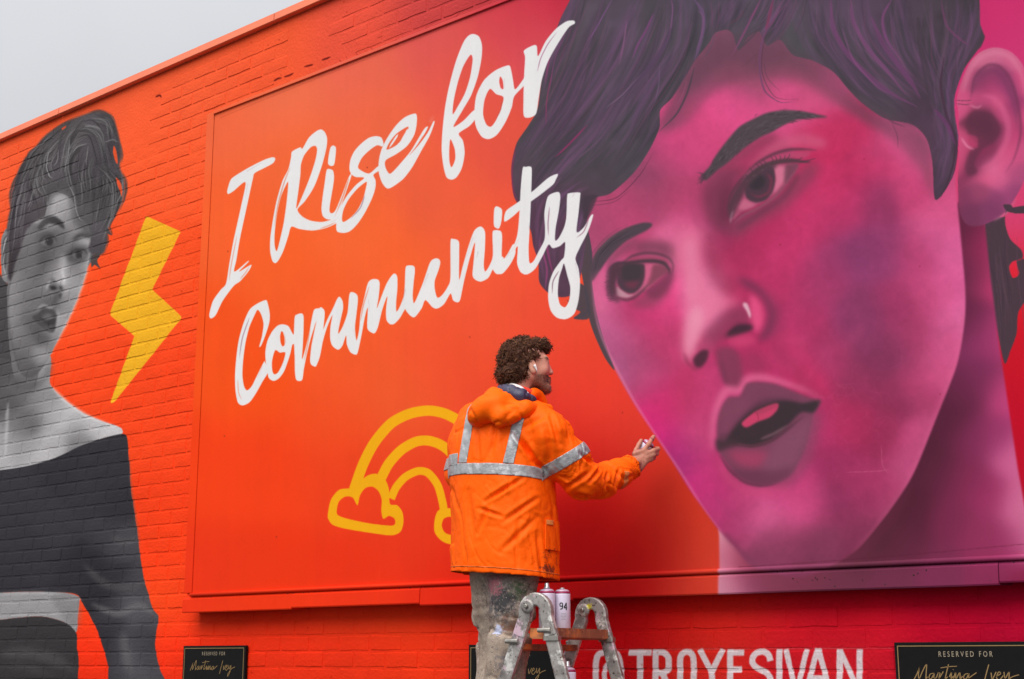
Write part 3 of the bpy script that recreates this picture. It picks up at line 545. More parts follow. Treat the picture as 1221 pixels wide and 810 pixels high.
    L(k7, [(80,400),(95,388),(130,388),(143,410),(135,500),(128,590),(136,648),(160,600),(200,500),(245,370),(275,340),(305,340),(318,365),(305,420),(280,490),(280,550),(297,607),(330,590),(370,530),(387,470),(388,225),(405,203),(445,220),(448,300),(448,482),(470,400),(510,260),(550,150),(590,118),(615,130),(628,170),(625,280),(618,380),(627,428),(655,390),(680,320),(678,165),(695,143),(735,150),(745,190),(742,300),(748,346),(780,310),(820,240),(835,260),(835,310),(800,380),(750,440),(715,442),(685,408),(650,470),(600,497),(560,485),(540,450),(550,330),(556,228),(520,340),(480,500),(455,620),(435,640),(405,625),(388,580),(345,650),(300,682),(265,675),(215,625),(190,680),(150,735),(130,742),(100,720),(77,685),(72,600),(78,500)])
    L(k8, [(38,240),(50,228),(75,245),(72,300),(60,335),(38,325),(35,290)])
    L(k8, [(175,45),(190,38),(210,36),(219,50),(217,150),(213,250),(208,350),(204,430),(208,500),(228,492),(250,450),(280,390),(283,330),(280,260),(295,185),(320,165),(350,160),(357,185),(350,250),(335,330),(332,392),(350,380),(375,330),(386,280),(390,180),(400,165),(450,162),(453,180),(445,260),(436,352),(470,330),(505,272),(515,275),(490,350),(450,430),(430,480),(445,530),(452,600),(445,680),(425,745),(385,772),(340,765),(310,730),(298,670),(303,600),(325,540),(360,490),(375,470),(380,402),(355,420),(320,430),(300,413),(270,470),(235,530),(195,557),(165,545),(148,500),(150,420),(110,500),(80,545),(50,555),(30,530),(30,500),(76,470),(92,490),(130,420),(150,360),(160,250),(165,150)],
        [(375,505),(390,560),(405,620),(400,680),(380,715),(355,700),(345,650),(350,580),(365,530)])
    L(k8, [(85,295),(95,250),(150,210),(230,150),(300,90),(345,72),(335,100),(320,125),(250,180),(180,230),(130,275),(95,300)])
    # dry-brush gaps where the orange shows through
    O = (236,130,96); V = (150,96,120)
    for k, p, w, c in ((k1,[(165,390),(140,520),(128,600)],.8,O),(k1,[(215,150),(205,215)],.7,V),(k1,[(180,590),(205,560),(222,532)],.8,O),(k1,[(210,95),(280,55)],.8,V),(k2,[(140,270),(105,360),(75,470),(55,590)],.9,O),(k2,[(115,330),(85,440)],.6,V),(k2,[(300,598),(350,580),(385,562)],.8,O),(k2,[(455,330),(430,410),(400,490)],.7,O),
        (k3,[(100,440),(60,560),(20,660)],.8,O),(k3,[(190,540),(165,610),(110,672)],.8,V),(k3,[(0,690),(30,675)],.8,O),(k3,[(520,200),(480,270)],1,O),(k4,[(340,395),(332,450),(310,495)],.8,(190,80,70)),(k4,[(350,300),(352,345)],.6,V),
        (k5,[(150,210),(105,340),(85,470)],.8,V),(k5,[(75,610),(80,690),(100,740)],.7,O),(k5,[(235,520),(200,600)],.9,O),(k5,[(540,280),(520,400),(500,490)],.8,O),(k5,[(570,250),(555,370)],.8,O),(k6,[(350,240),(310,370),(290,480)],1,O),(k6,[(345,330),(352,420)],.6,V),(k6,[(600,260),(580,350)],.8,V),(k6,[(240,540),(262,620)],.6,O),
        (k7,[(235,440),(200,530)],.9,V),(k7,[(70,540),(62,610)],.8,V),(k7,[(545,190),(500,330)],.7,V),(k7,[(578,290),(570,330)],1.2,(120,110,115)),(k7,[(800,290),(770,340)],.8,V),(k8,[(305,230),(298,310),(300,370)],1,V),(k8,[(350,540),(322,590),(318,650)],1,(120,80,100)),(k8,[(430,500),(442,560)],.8,V),(k8,[(495,290),(470,350),(435,380)],.9,V),(k8,[(205,320),(212,380)],.7,V),(k8,[(160,380),(120,450)],.7,O),(k8,[(425,165),(415,185)],1,V)):
        cv.line(k(*p), w*1.3, c, .75)
# ---------------------------------------------------------------- the painting on the bare bricks
def paint_wall():
    bg = field([(-40,200,248,92,50),(30,185,250,94,50),(120,110,250,96,54),(200,200,252,92,46),(230,130,250,96,54),(320,40,247,92,52),(420,25,234,84,62),(520,8,206,70,68),(600,-8,188,58,66),(700,-40,176,46,70),
        (60,330,252,82,36),(200,330,252,82,36),(200,480,250,72,30),(100,480,250,74,30),(210,640,248,66,26),(180,720,242,58,22),(100,790,236,50,20),(230,760,234,50,22),(320,740,226,46,22),(320,790,236,54,24),(420,760,232,52,24),(480,800,236,56,24),(545,790,238,58,24),(560,740,224,44,22),
        (600,745,204,18,20),(640,800,196,12,18),(700,740,178,8,16),(700,800,198,14,20),(770,745,186,14,20),(820,740,200,36,26),(840,800,212,44,34),(880,745,204,38,34),(940,760,196,24,38),(1000,740,182,14,36),(1000,800,206,36,40),(1060,780,198,22,42),(1120,740,176,10,42),(1221,740,166,10,44),(1221,840,176,14,44),(1290,780,160,10,44),(100,860,230,48,20),(600,860,210,30,22)], 36)
    yy = (np.arange(CH)/PS-PM)[:, None, None]; bg = np.clip(bg*(1+.29*np.exp(-((yy-722)/44.)**2)), 0, 1).astype(np.float32)  # samples hold the board's shade; this band paints the strip lighter to offset it
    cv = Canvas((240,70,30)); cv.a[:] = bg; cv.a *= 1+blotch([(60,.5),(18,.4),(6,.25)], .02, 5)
    # lightning bolt
    cv.fill([(174,258.5),(176,258.5),(214,275.5),(215,277.5),(181.5,345.5),(216,377),(216.5,379.5),(136,480),(132.5,481),(132,478),(160.5,401),(132,376.5),(131.5,373)], (243,178,38), 1, .4, sm=False)
    figure(cv)
    # hand-painted tag line low on the wall
    T = (222,212,216)
    def st(pts, w): cv.line(pts, w, T, .96, .15, taper=False)
    w = 7.3
    def g(x, y): return (690+x/3.3, 773.8+y)
    yb = 50
    st([g(67,yb-8),g(66,18),g(78,6),g(113,4),g(150,6),g(164,18),g(166,40)], w); st([g(138,40),g(112,42),g(100,32),g(106,20),g(124,17),g(138,22),g(140,38),g(166,40)], w*.8); st([g(67,yb-8),g(80,yb),g(160,yb+1)], w)
    st([g(195,4),g(285,4)], w); st([g(241,0),g(241,yb)], w)
    st([g(301,0),g(301,yb)], w); st([g(290,4),g(330,4),g(350,9),g(353,16),g(350,24),g(330,28),g(300,28)], w); st([g(328,28),g(358,yb)], w)
    st([g(398,yb-10),g(398,12),g(408,5),g(424,3),g(440,5),g(450,12),g(450,yb-10),g(440,yb-3),g(424,yb),g(410,yb-3),g(398,yb-10)], w)
    st([g(474,0),g(520,28),g(520,yb)], w*.95); st([g(566,0),g(520,28)], w*.95)
    st([g(594,0),g(594,yb)], w); st([g(585,4),g(648,4)], w); st([g(594,24),g(640,24)], w); st([g(585,yb-4),g(648,yb-4)], w)
    st([g(752,14),g(745,7),g(725,3),g(700,4),g(684,9),g(682,16),g(698,22),g(735,28),g(752,35),g(750,43),g(730,yb-2),g(700,yb-2),g(680,yb-9)], w)
    st([g(787,0),g(787,yb)], w)
    st([g(812,0),g(852,yb)], w*.86); st([g(896,0),g(856,yb)], w*.86)
    st([g(938,-1),g(893,yb)], w*.9); st([g(940,-1),g(986,yb)], w*.9); st([g(908,34),g(970,34)], w*.8)
    st([g(1024,yb),g(1024,0)], w); st([g(1026,2),g(1100,yb)], w*.86); st([g(1102,yb),g(1102,0)], w)
    for _ in range(40):      # chips and scratches in the lettering
        x, y = prng.uniform(705,1060), prng.uniform(768,815); a = prng.uniform(-.4,.4)+prng.choice([0,1.2]); r = prng.uniform(2,9)
        cv.line([(x,y),(x+r*math.cos(a),y+r*math.sin(a))], .7, (216,150,150), .5)
    cv.line([(640,775),(760,774),(900,773),(1062,772.5)], .8, (222,120,120), .6, taper=False)
    for p in ([(326,97),(331,94),(336,93)],[(338,92),(345,90),(350,87)],[(362,80),(370,78),(373,77)],[(383,72),(389,70),(394,68)],[(404,72),(407,74)],[(412,68),(414,70)],[(424,64),(427,66)],[(441,57),(445,59)],[(450,46),(456,43)],[(185,116),(190,114),(193,117)]):
        cv.line(p, 2.2, (96,18,12), .85, .3)
    # paint drips and nicks
    for _ in range(260):
        x, y = prng.uniform(-60,1280), prng.uniform(-60,870); r = prng.uniform(.4,1.3)
        if x < 150: continue
        cv.fill([(x-r,y),(x,y-r),(x+r,y),(x,y+r)], (150,24,14), .35)
    return cv

def figure(cv):
    kA, kB, kC, kD = K(0,130,4.7625), K(0,240,3.68), K(0,300,3.115), K(0,540,3)
    g = lambda v: (v, v-2, v)
    # back of the hair and neck
    cv.fill(kB((-60,340),(30,350),(60,500),(70,620),(60,800),(-60,800)), g(74), 1, .6)
    nf = field([q for q in kC((30,430,82,80,82),(60,520,96,94,96),(100,500,120,118,120),(150,470,150,148,150),(180,440,158,156,158),(110,620,104,102,104),(60,640,120,118,120),(20,560,88,86,88),(20,700,160,158,160),(10,770,178,176,178),(100,740,150,148,150),(190,600,168,166,168),(250,620,196,194,196),(200,700,176,174,176),(290,660,150,148,150),(330,640,204,202,204),(300,700,120,118,120),(420,660,205,203,205),(380,670,190,188,190),(130,770,196,194,196),(150,560,140,138,140))], 10, 3)
    cv.fill(kC((-80,420),(40,400),(100,380),(187,385),(188,490),(240,550),(310,600),(380,630),(440,650),(456,664),(450,678),(380,694),(300,732),(200,778),(100,803),(0,816),(-80,822)), nf, 1, .5)
    cv.line(kC((30,560),(24,680),(20,770)), 4, g(205), .5, 1.5); cv.line(kC((190,500),(250,560),(330,612),(430,648)), 4, g(225), .55, 1.5)
    cv.fill(kB((70,-30),(300,-90),(420,60),(410,240),(380,300),(200,640),(150,820),(60,760),(30,420),(60,200)), g(112), 1, .5)
    # face
    F = field([q for q in kB((110,180,128,126,128),(120,260,118,116,118),(100,350,138,136,138),(60,400,150,148,150),(55,480,150,148,150),(100,440,128,126,128),(80,560,138,136,138),(100,640,124,122,124),(140,400,118,116,118),(170,330,112,110,112),(180,260,104,102,104),(230,240,96,94,96),(210,20,178,176,178),(250,60,160,158,160),(320,110,150,148,150),(350,110,140,138,140),(260,160,120,118,120),
        (270,220,158,156,158),(285,170,130,128,130),(265,300,186,184,186),(240,300,120,118,120),(270,345,205,203,205),(210,380,150,148,150),(320,230,84,82,84),(380,200,176,174,176),(385,260,184,182,184),(330,290,128,126,128),(310,340,138,136,138),(340,360,168,166,168),(310,430,158,156,158),(280,500,160,158,160),(260,560,170,168,170),(240,600,150,148,150),(220,440,92,90,92),(170,450,132,130,132),(260,440,138,136,138),(130,520,108,106,108),(180,590,96,94,96),(160,640,128,126,128),(190,670,164,162,164),(130,720,112,110,112),(150,750,104,102,104),(200,640,130,128,130),(90,700,112,110,112))], 9, 3)
    cv.fill(kB((140,40),(100,140),(90,220),(75,300),(50,350),(40,420),(36,500),(45,580),(60,660),(80,730),(105,765),(140,772),(175,745),(220,680),(260,600),(300,520),(340,430),(375,330),(390,260),(400,200),(380,80),(300,-20),(200,-40)), np.clip((F-.45)*1.22+.40, .1, 1).astype(np.float32), 1, .5)
    cv.line(kB((42,420),(38,500),(47,580),(62,660),(84,735),(110,768),(140,774),(178,745),(218,685)), 1.6, g(88), .7, .6)
    cv.line(kB((392,262),(376,332),(342,430),(302,520),(262,600),(224,676)), 2.2, g(215), .6, .8)
    cv.fill(kB((60,760),(120,790),(190,770),(225,690),(222,760),(150,830),(60,820)), g(92), .7, 4)
    cv.fill(kB((100,150),(160,120),(170,260),(150,380),(110,420),(90,330)), g(116), .5, 5)
    cv.fill(kB((165,115),(198,74),(240,66),(275,92),(284,124),(250,104),(210,100),(180,125)), g(58), .92, 1.4)
    cv.fill(kB((318,168),(345,142),(392,140),(400,160),(360,158),(330,172)), g(60), .85, 1.8)
    cv.fill(kB((160,150),(215,128),(262,150),(262,205),(215,225),(165,205)), g(92), .7, 4)
    cv.fill(kB((250,120),(290,150),(285,220),(262,240),(255,180)), g(104), .6, 4)
    cv.fill(kB((180,178),(205,158),(235,164),(244,184),(218,198),(192,194)), g(116), .85, 1.4)
    cv.fill(kB((200,162),(226,158),(236,176),(228,194),(206,194)), g(54), .95, 1)
    cv.line(kB((172,182),(190,160),(215,150),(240,160),(252,182)), 2, g(54), .85, .8); cv.line(kB((186,200),(215,205),(244,190)), 1.6, g(70), .7, .9)
    cv.line(kB((168,160),(205,138),(248,150)), 1.6, g(70), .6, .9); cv.line(kB((207,166),(209,174)), 1.6, g(200), .9, .4)
    cv.fill(kB((292,235),(325,198),(385,196),(392,235),(370,268),(310,268)), g(80), .7, 3.4)
    cv.fill(kB((318,232),(345,218),(372,228),(366,250),(334,254)), g(108), .8, 1.4); cv.fill(kB((332,220),(352,216),(362,232),(354,250),(336,250)), g(52), .92, 1)
    cv.line(kB((304,240),(330,214),(372,216),(384,238)), 2, g(52), .8, .9); cv.line(kB((358,230),(362,244)), 1.6, g(200), .85, .4); cv.line(kB((325,258),(350,262),(372,250)), 1.4, g(78), .7, .8)
    cv.fill(kB((268,240),(290,250),(290,330),(284,370),(268,360),(262,300)), g(196), .55, 3)
    cv.fill(kB((210,352),(235,335),(255,365),(280,370),(272,398),(235,390),(208,398)), g(98), .75, 2.4)
    cv.fill(kB((220,374),(242,372),(252,386),(230,391)), g(46), .9, 1.2); cv.fill(kB((262,376),(275,378),(270,392)), g(52), .85, 1)
    cv.line(kB((206,392),(212,362),(228,346)), 2.2, g(196), .7, 1.1); cv.line(kB((274,300),(283,345),(279,372)), 2.4, g(222), .6, 1.1)
    cv.fill(kB((238,402),(270,402),(262,425),(240,468),(226,470),(234,430)), g(82), .75, 2.4); cv.fill(kB((262,404),(272,406),(269,426),(262,428)), g(56), .7, 1.1)
    cv.line(kB((160,478),(190,456),(222,468),(248,452)), 2.6, g(182), .6, 1.3)
    cv.fill(kB((142,508),(170,490),(190,470),(215,474),(240,480),(250,512),(246,548),(234,576),(205,570),(180,548),(160,532)), g(74), .92, 1.4)
    cv.fill(kB((180,518),(205,494),(228,498),(228,520),(200,530)), g(118), .8, 1.8); cv.fill(kB((170,510),(210,520),(245,515),(238,540),(205,542)), g(52), .7, 1.6)
    cv.fill(kB((188,548),(215,550),(238,545),(228,566),(205,566)), g(92), .6, 1.6)
    cv.line(kB((254,470),(257,520),(246,580)), 1.8, g(172), .5, 1.2); cv.fill(kB((160,588),(200,588),(222,600),(185,640),(158,628)), g(84), .65, 3.4)
    cv.fill(kB((150,650),(200,640),(205,690),(160,720)), g(160), .5, 4)
    # ear
    cv.fill(kB((4,200),(8,160),(22,126),(42,124),(50,150),(46,230),(40,300),(54,350),(30,358),(8,325)), g(132), 1, .5)
    cv.fill(kB((12,190),(28,150),(40,170),(34,240),(24,300),(14,280)), g(78), .9, 1); cv.line(kB((12,230),(22,180),(36,150)), 1.6, g(190), .8, .5); cv.line(kB((26,330),(16,280),(22,220)), 1.4, g(180), .7, .5)
    # hair
    H = kA((40,690),(45,640),(60,560),(65,480),(90,390),(120,320),(165,250),(210,205),(260,150),(340,95),(410,60),(470,35),(540,15),(610,25),(645,60),(665,120),(680,190),(686,280),(680,330),(705,400),(708,460),(690,540),(660,600),(625,660),(612,700),(610,760),(590,820),(540,830),(500,800),(520,720),(490,650),(440,630),(420,540),(380,430),(300,470),(270,520),(255,610),(200,640),(150,690),(120,790),(90,870),(60,980),(45,930),(50,820))
    hf = field([q for q in kA((100,560,74,66,72),(80,700,78,70,76),(130,450,80,72,78),(180,350,82,76,80),(260,250,86,80,84),(300,180,80,76,80),(400,120,88,84,86),(520,60,92,88,92),(600,100,78,74,78),(640,200,70,66,70),(520,200,84,80,84),(440,260,88,82,86),(380,330,82,78,82),(480,350,72,68,72),(560,330,70,66,70),(640,350,78,74,78),(620,450,74,70,74),(500,480,72,70,72),(560,560,78,76,78),(480,580,92,90,92),(640,560,80,76,80),(560,700,88,84,88),(540,780,78,74,78),(220,560,84,78,82),(300,420,90,86,90),(70,860,62,56,60))], 9, 3)
    cv.fill(H, hf, 1, .9); hm = mask_of(H, .5); cv.fill(kA((190,660),(255,620),(270,520),(300,465),(385,430),(425,540),(445,640),(495,655),(520,740),(470,680),(420,650),(395,540),(370,470),(310,500),(285,560),(270,650),(200,690)), g(92), .6, 3.4)
    cv.fill(kA((245,420),(440,420),(450,540),(385,480),(300,484),(262,560)), g(80), .75, 4.5); cv.fill(kA((430,560),(500,640),(540,740),(490,720),(440,650)), g(84), .55, 4)
    for gd in ([(420,60),(300,140),(190,260),(120,400),(90,560),(60,720)],[(440,80),(330,180),(250,280),(200,400),(170,520),(110,680)],[(480,60),(400,160),(380,280),(360,380),(300,450)],[(540,40),(620,70),(650,160),(660,260)],[(420,120),(500,110),(560,160),(600,300),(620,430)],[(500,200),(430,240),(400,330),(420,460),(450,600)],[(520,250),(490,350),(510,470),(500,600)],[(640,340),(680,420),(660,540),(610,640)],[(580,300),(600,420),(570,560),(550,700)],[(300,220),(260,300),(270,380),(300,400)],[(230,300),(200,420),(230,500),(240,590)],[(560,330),(640,420),(640,560),(590,700),(570,800)],[(120,420),(90,560),(70,720),(60,880)]):
        cv.hairs(kA(*gd), 5, 4, 4, [g(54),g(60),g(96)], .45, 1, clip=hm); cv.hairs(kA(*gd), 16, 4.5, 1.2, [g(48),g(56),g(112),g(134)], .6, .2, clip=hm)
    for gd in ([(250,160),(340,95),(430,50),(540,14)],[(470,35),(560,10),(630,40),(665,110)],[(672,150),(690,260),(684,330)],[(690,360),(716,430),(700,530),(660,610)],[(60,560),(62,470),(92,380),(130,300)],[(610,690),(612,760),(600,815)]):
        cv.hairs(kA(*gd), 12, 1.1, .7, [g(66),g(80)], .8)
    for p, w, v in (([(395,170),(385,270),(365,360)],1.2,150),([(410,250),(440,215),(500,195)],1.3,150),([(280,240),(265,320),(280,380),(300,395)],1.4,160),([(330,230),(325,300),(300,330)],1,140),([(480,100),(540,100),(580,120)],1.6,130),([(390,430),(420,490),(430,560),(450,620),(480,640)],1.3,150),([(210,400),(215,450),(240,490)],1.2,130),([(500,210),(490,290),(490,320)],1,140),([(590,190),(640,175),(670,190)],1.6,120),([(190,460),(175,520),(160,560)],1.3,130),([(255,520),(262,560),(250,620)],1,60),([(660,600),(625,665),(640,715)],1.6,66),([(620,680),(632,700)],1.2,70),([(700,400),(690,480),(650,560)],1.2,140),([(610,25),(640,45),(655,80)],1,80),([(400,65),(440,40)],.9,110)):
        cv.line(kA(*p), w, g(v), .75, .2)
    cv.fill(kA((645,210),(660,240),(668,310),(655,300),(642,250)), (246,86,44), .9, .3); cv.fill(kA((660,390),(690,430),(694,500),(682,470),(664,420)), (246,86,44), .9, .3); cv.fill(kA((350,110),(375,95),(370,108),(352,120)), (246,86,44), .8, .3)
    cv.fill(kB((405,238),(440,232),(428,262),(440,296),(418,280),(404,290),(398,262)), g(70), .95, .4)
    cv.fill(kB((470,115),(492,148),(478,146),(466,136)), g(74), .95, .4)
    # dark top
    sf = field([q for q in kD((0,60,66,64,70),(200,60,60,58,64),(400,40,62,60,66),(100,150,66,64,70),(300,150,64,62,68),(430,200,60,58,64),(380,300,72,70,76),(460,310,86,84,90),(420,330,82,80,86),(200,260,68,66,72),(50,300,64,62,68),(150,400,64,62,68),(50,450,62,60,66),(250,430,58,56,62),(330,380,54,52,58),(420,440,58,56,62),(480,470,84,82,88),(350,520,54,52,58),(400,570,76,74,80),(480,560,104,102,108),(530,590,96,94,100),(400,640,56,54,60),(450,660,88,86,92),(520,640,72,70,76),(420,720,62,60,66),(460,740,110,108,114),(520,720,76,74,80),(440,790,70,68,74),(540,780,88,86,92),(480,800,104,102,108))], 11, 3)*.86
    cv.fill(kD((-80,66),(0,62),(100,46),(200,17),(300,-30),(380,-56),(440,-68),(455,-52),(460,0),(470,130),(490,270),(500,350),(515,450),(530,500),(548,560),(567,585),(560,640),(555,690),(572,770),(600,830),(640,960),(400,960),(388,810),(385,750),(350,640),(310,560),(288,522),(278,508),(240,500),(100,497),(0,500),(-80,502)), sf, 1, .5)
    cv.line(kD((300,400),(380,470),(470,480),(520,460)), 9, g(92), .5, 3); cv.line(kD((330,540),(420,575),(500,545),(560,585)), 8, g(120), .5, 2.5); cv.line(kD((440,640),(450,720),(470,800)), 10, g(122), .4, 4); cv.line(kD((400,300),(450,320),(495,300)), 8, g(100), .4, 3); cv.line(kD((460,0),(472,130),(492,270),(503,350)), 2, g(100), .4, 1.2)
    cv.fill(kD((-80,502),(0,500),(120,497),(230,500),(284,516),(280,560),(272,642),(230,605),(150,585),(60,590),(0,597),(-80,602)), g(152), 1, .5)
    cv.fill(kD((180,510),(282,520),(274,630),(230,595)), g(122), .6, 4); cv.line(kD((0,505),(120,501),(230,505)), 3, g(182), .6, 1.5)
    cv.fill(kD((-80,602),(0,597),(60,590),(150,585),(230,605),(272,642),(276,700),(282,740),(278,820),(270,960),(-80,960)), g(56), 1, .5)
    cv.line(kD((0,720),(100,715),(200,740),(270,780)), 14, g(84), .6, 4); cv.line(kD((0,760),(90,765),(200,800)), 10, g(70), .5, 3)
# ================================================================ turn the paintings into paint on two upright planes
PAINT_GAIN = .86          # display value -> paint albedo
def plane_paint(cv, y, x0, x1, z0, z1, res):
    W, H = int((x1-x0)*res), int((z1-z0)*res)
    X, Z = np.meshgrid(x0+(np.arange(W)+.5)/res, z0+(np.arange(H)+.5)/res)
    px, py = project(X, y, Z)
    u = np.clip((px+PM)*PS-.5, 0, CW-1.01); v = np.clip((py+PM)*PS-.5, 0, CH-1.01)
    iu, iv = u.astype(int), v.astype(int); fu, fv = (u-iu)[..., None], (v-iv)[..., None]
    A = cv.a
    c = (A[iv, iu]*(1-fu)+A[iv, iu+1]*fu)*(1-fv)+(A[iv+1, iu]*(1-fu)+A[iv+1, iu+1]*fu)*fv
    c = np.clip(c, 0, 1); lin = np.where(c <= .04045, c/12.92, ((c+.055)/1.055)**2.4)*PAINT_GAIN
    out = np.ones((H, W, 4), np.float32); out[..., :3] = lin
    return out
def paint_material(name, arr, x0, x1, z0, z1, rough, bump_nodes):
    H, W = arr.shape[:2]
    im = bpy.data.images.new(name+'_paint', W, H, float_buffer=True); im.colorspace_settings.name = 'Non-Color'
    im.pixels.foreach_set(arr.ravel()); im.update(); im.pack()
    m = bpy.data.materials.new(name); m.use_nodes = True; t = m.node_tree; b = t.nodes['Principled BSDF']; L = t.links.new
    g = t.nodes.new('ShaderNodeNewGeometry'); s = t.nodes.new('ShaderNodeSeparateXYZ'); L(g.outputs['Position'], s.inputs[0])
    cb = t.nodes.new('ShaderNodeCombineXYZ')
    for k, (a, c, e) in enumerate((('X', x0, x1), ('Z', z0, z1))):
        q = t.nodes.new('ShaderNodeMapRange'); q.clamp = True; q.inputs[1].default_value = c; q.inputs[2].default_value = e; q.inputs[3].default_value = .0005; q.inputs[4].default_value = .9995
        L(s.outputs[a], q.inputs[0]); L(q.outputs[0], cb.inputs[k])
    ti = t.nodes.new('ShaderNodeTexImage'); ti.image = im; ti.extension = 'EXTEND'; ti.interpolation = 'Linear'; L(cb.outputs[0], ti.inputs[0])
    # grain: overspray speckle and faint grime
    n1 = t.nodes.new('ShaderNodeTexNoise'); n1.inputs['Scale'].default_value = 260; n1.inputs['Detail'].default_value = 3; L(g.outputs['Position'], n1.inputs['Vector'])
    n2 = t.nodes.new('ShaderNodeTexNoise'); n2.inputs['Scale'].default_value = 3.5; n2.inputs['Detail'].default_value = 8; n2.inputs['Roughness'].default_value = .62; L(g.outputs['Position'], n2.inputs['Vector'])
    ad = t.nodes.new('ShaderNodeMath'); ad.operation = 'MULTIPLY_ADD'; ad.inputs[1].default_value = .10; ad.inputs[2].default_value = .885; L(n1.outputs[0], ad.inputs[0])
    a2 = t.nodes.new('ShaderNodeMath'); a2.operation = 'MULTIPLY_ADD'; a2.inputs[1].default_value = .13; L(n2.outputs[0], a2.inputs[0]); L(ad.outputs[0], a2.inputs[2])
    mxn = t.nodes.new('ShaderNodeMix'); mxn.data_type = 'RGBA'; mxn.blend_type = 'MULTIPLY'; mxn.inputs[0].default_value = 1; L(ti.outputs[0], mxn.inputs['A']); L(a2.outputs[0], mxn.inputs['B'])
    L(mxn.outputs['Result'], b.inputs['Base Color'])
    b.inputs['Roughness'].default_value = rough; b.inputs['Specular IOR Level'].default_value = .035
    prev = None
    for sc_, st, di in bump_nodes:
        n = t.nodes.new('ShaderNodeTexNoise'); n.inputs['Scale'].default_value = sc_; n.inputs['Detail'].default_value = 6; L(g.outputs['Position'], n.inputs['Vector'])
        u = t.nodes.new('ShaderNodeBump'); u.inputs['Strength'].default_value = st; u.inputs['Distance'].default_value = di; L(n.outputs[0], u.inputs['Height'])
        if prev is not None: L(prev.outputs[0], u.inputs['Normal'])
        prev = u
    if prev is not None: L(prev.outputs[0], b.inputs['Normal'])
    return m

BY = -.115                                    # face of the framed board
wx0, wx1, wz0, wz1 = -10.2, -1.2, .95, 5.75
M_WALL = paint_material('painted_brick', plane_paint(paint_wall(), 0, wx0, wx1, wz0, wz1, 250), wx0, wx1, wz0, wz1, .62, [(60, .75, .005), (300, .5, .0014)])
bx0, bx1, bz0, bz1 = -8.1, -1.35, 1.7, 5.0
M_BOARD = paint_material('painted_board', plane_paint(paint_board(), BY, bx0, bx1, bz0, bz1, 300), bx0, bx1, bz0, bz1, .5, [(2.2, .12, .02), (240, .25, .0006)])

# ================================================================ ground
M_ASPH = mat('asphalt', (.052, .051, .05), .9, noise=.25, nscale=60, bump=.6, bscale=240)
bm = bmesh.new(); bmesh.ops.create_grid(bm, x_segments=2, y_segments=2, size=900)
tag(bm_obj('ground', bm, M_ASPH), kind='structure')

# ================================================================ the brick wall
ZT = on_wall(0, 163)[2]; zt2 = on_wall(300, 30)[2]; ZTOP = (ZT+zt2)/2
WX0, WX1 = -13.0, 1.6
wall = empty('brick_wall', (0, 0, 0)); tag(wall, 'orange and red painted brick wall rising behind the framed mural', 'wall')
bm = bmesh.new(); box(bm, WX0, WX1, .0033, .24, 0, ZTOP-.06)
bm_obj('mortar', bm, M_WALL, wall)
M_CAP = mat('cap_paint', tuple(x*.86 for x in srgb(255, 132, 92)), .45, noise=.06, nscale=4, bump=.15, bscale=20)
for i, (a, b_) in enumerate(((WX0, -9.05), (-9.043, -6.62), (-6.613, -4.1), (-4.093, WX1))):
    bm = bmesh.new()
    pr = [(-.035, ZTOP-.052), (-.032, ZTOP-.004), (-.02, ZTOP), (.27, ZTOP+.004), (.27, ZTOP-.05), (.25, ZTOP-.056), (-.028, ZTOP-.056)]
    A = [bm.verts.new((a, y, z)) for y, z in pr]; B = [bm.verts.new((b_, y, z)) for y, z in pr]
    for k in range(len(pr)): bm.faces.new((A[k], A[(k+1) % len(pr)], B[(k+1) % len(pr)], B[k]))
    bm.faces.new(A); bm.faces.new(B[::-1])
    bm_obj('coping', bm, M_CAP, wall)
# frame of the board, worked out first so that bricks stop where it covers the wall
PL = on_wall(243, 430, BY).x                  # outer left edge
PIN = on_wall(242.5, 430, BY).x
LFO = (on_wall(246, 150, BY).x+on_wall(219.5, 729, BY).x)/2; LFI = (on_wall(256, 150, BY).x+on_wall(229, 700, BY).x)/2
ZTI = (on_wall(257, 139, BY).z+on_wall(601, 1.3, BY).z)/2
ZRL = (on_wall(228, 710, BY).z+on_wall(820, 683, BY).z+on_wall(1221, 663, BY).z)/3
ZBT = (on_wall(219, 730.4, BY).z+on_wall(560, 721.5, BY).z+on_wall(1191, 698, BY).z)/3
XR = -1.45
print('WALL', ZT, zt2, 'frame', LFO, LFI, 'top', on_wall(257,139,BY).z, on_wall(601,1.3,BY).z, 'rail', on_wall(228,710,BY).z, on_wall(820,683,BY).z, on_wall(1221,663,BY).z, 'bot', on_wall(219,730.4,BY).z, on_wall(560,721.5,BY).z, on_wall(1191,698,BY).z)
PITCHZ, PITCHX = .0862, .240
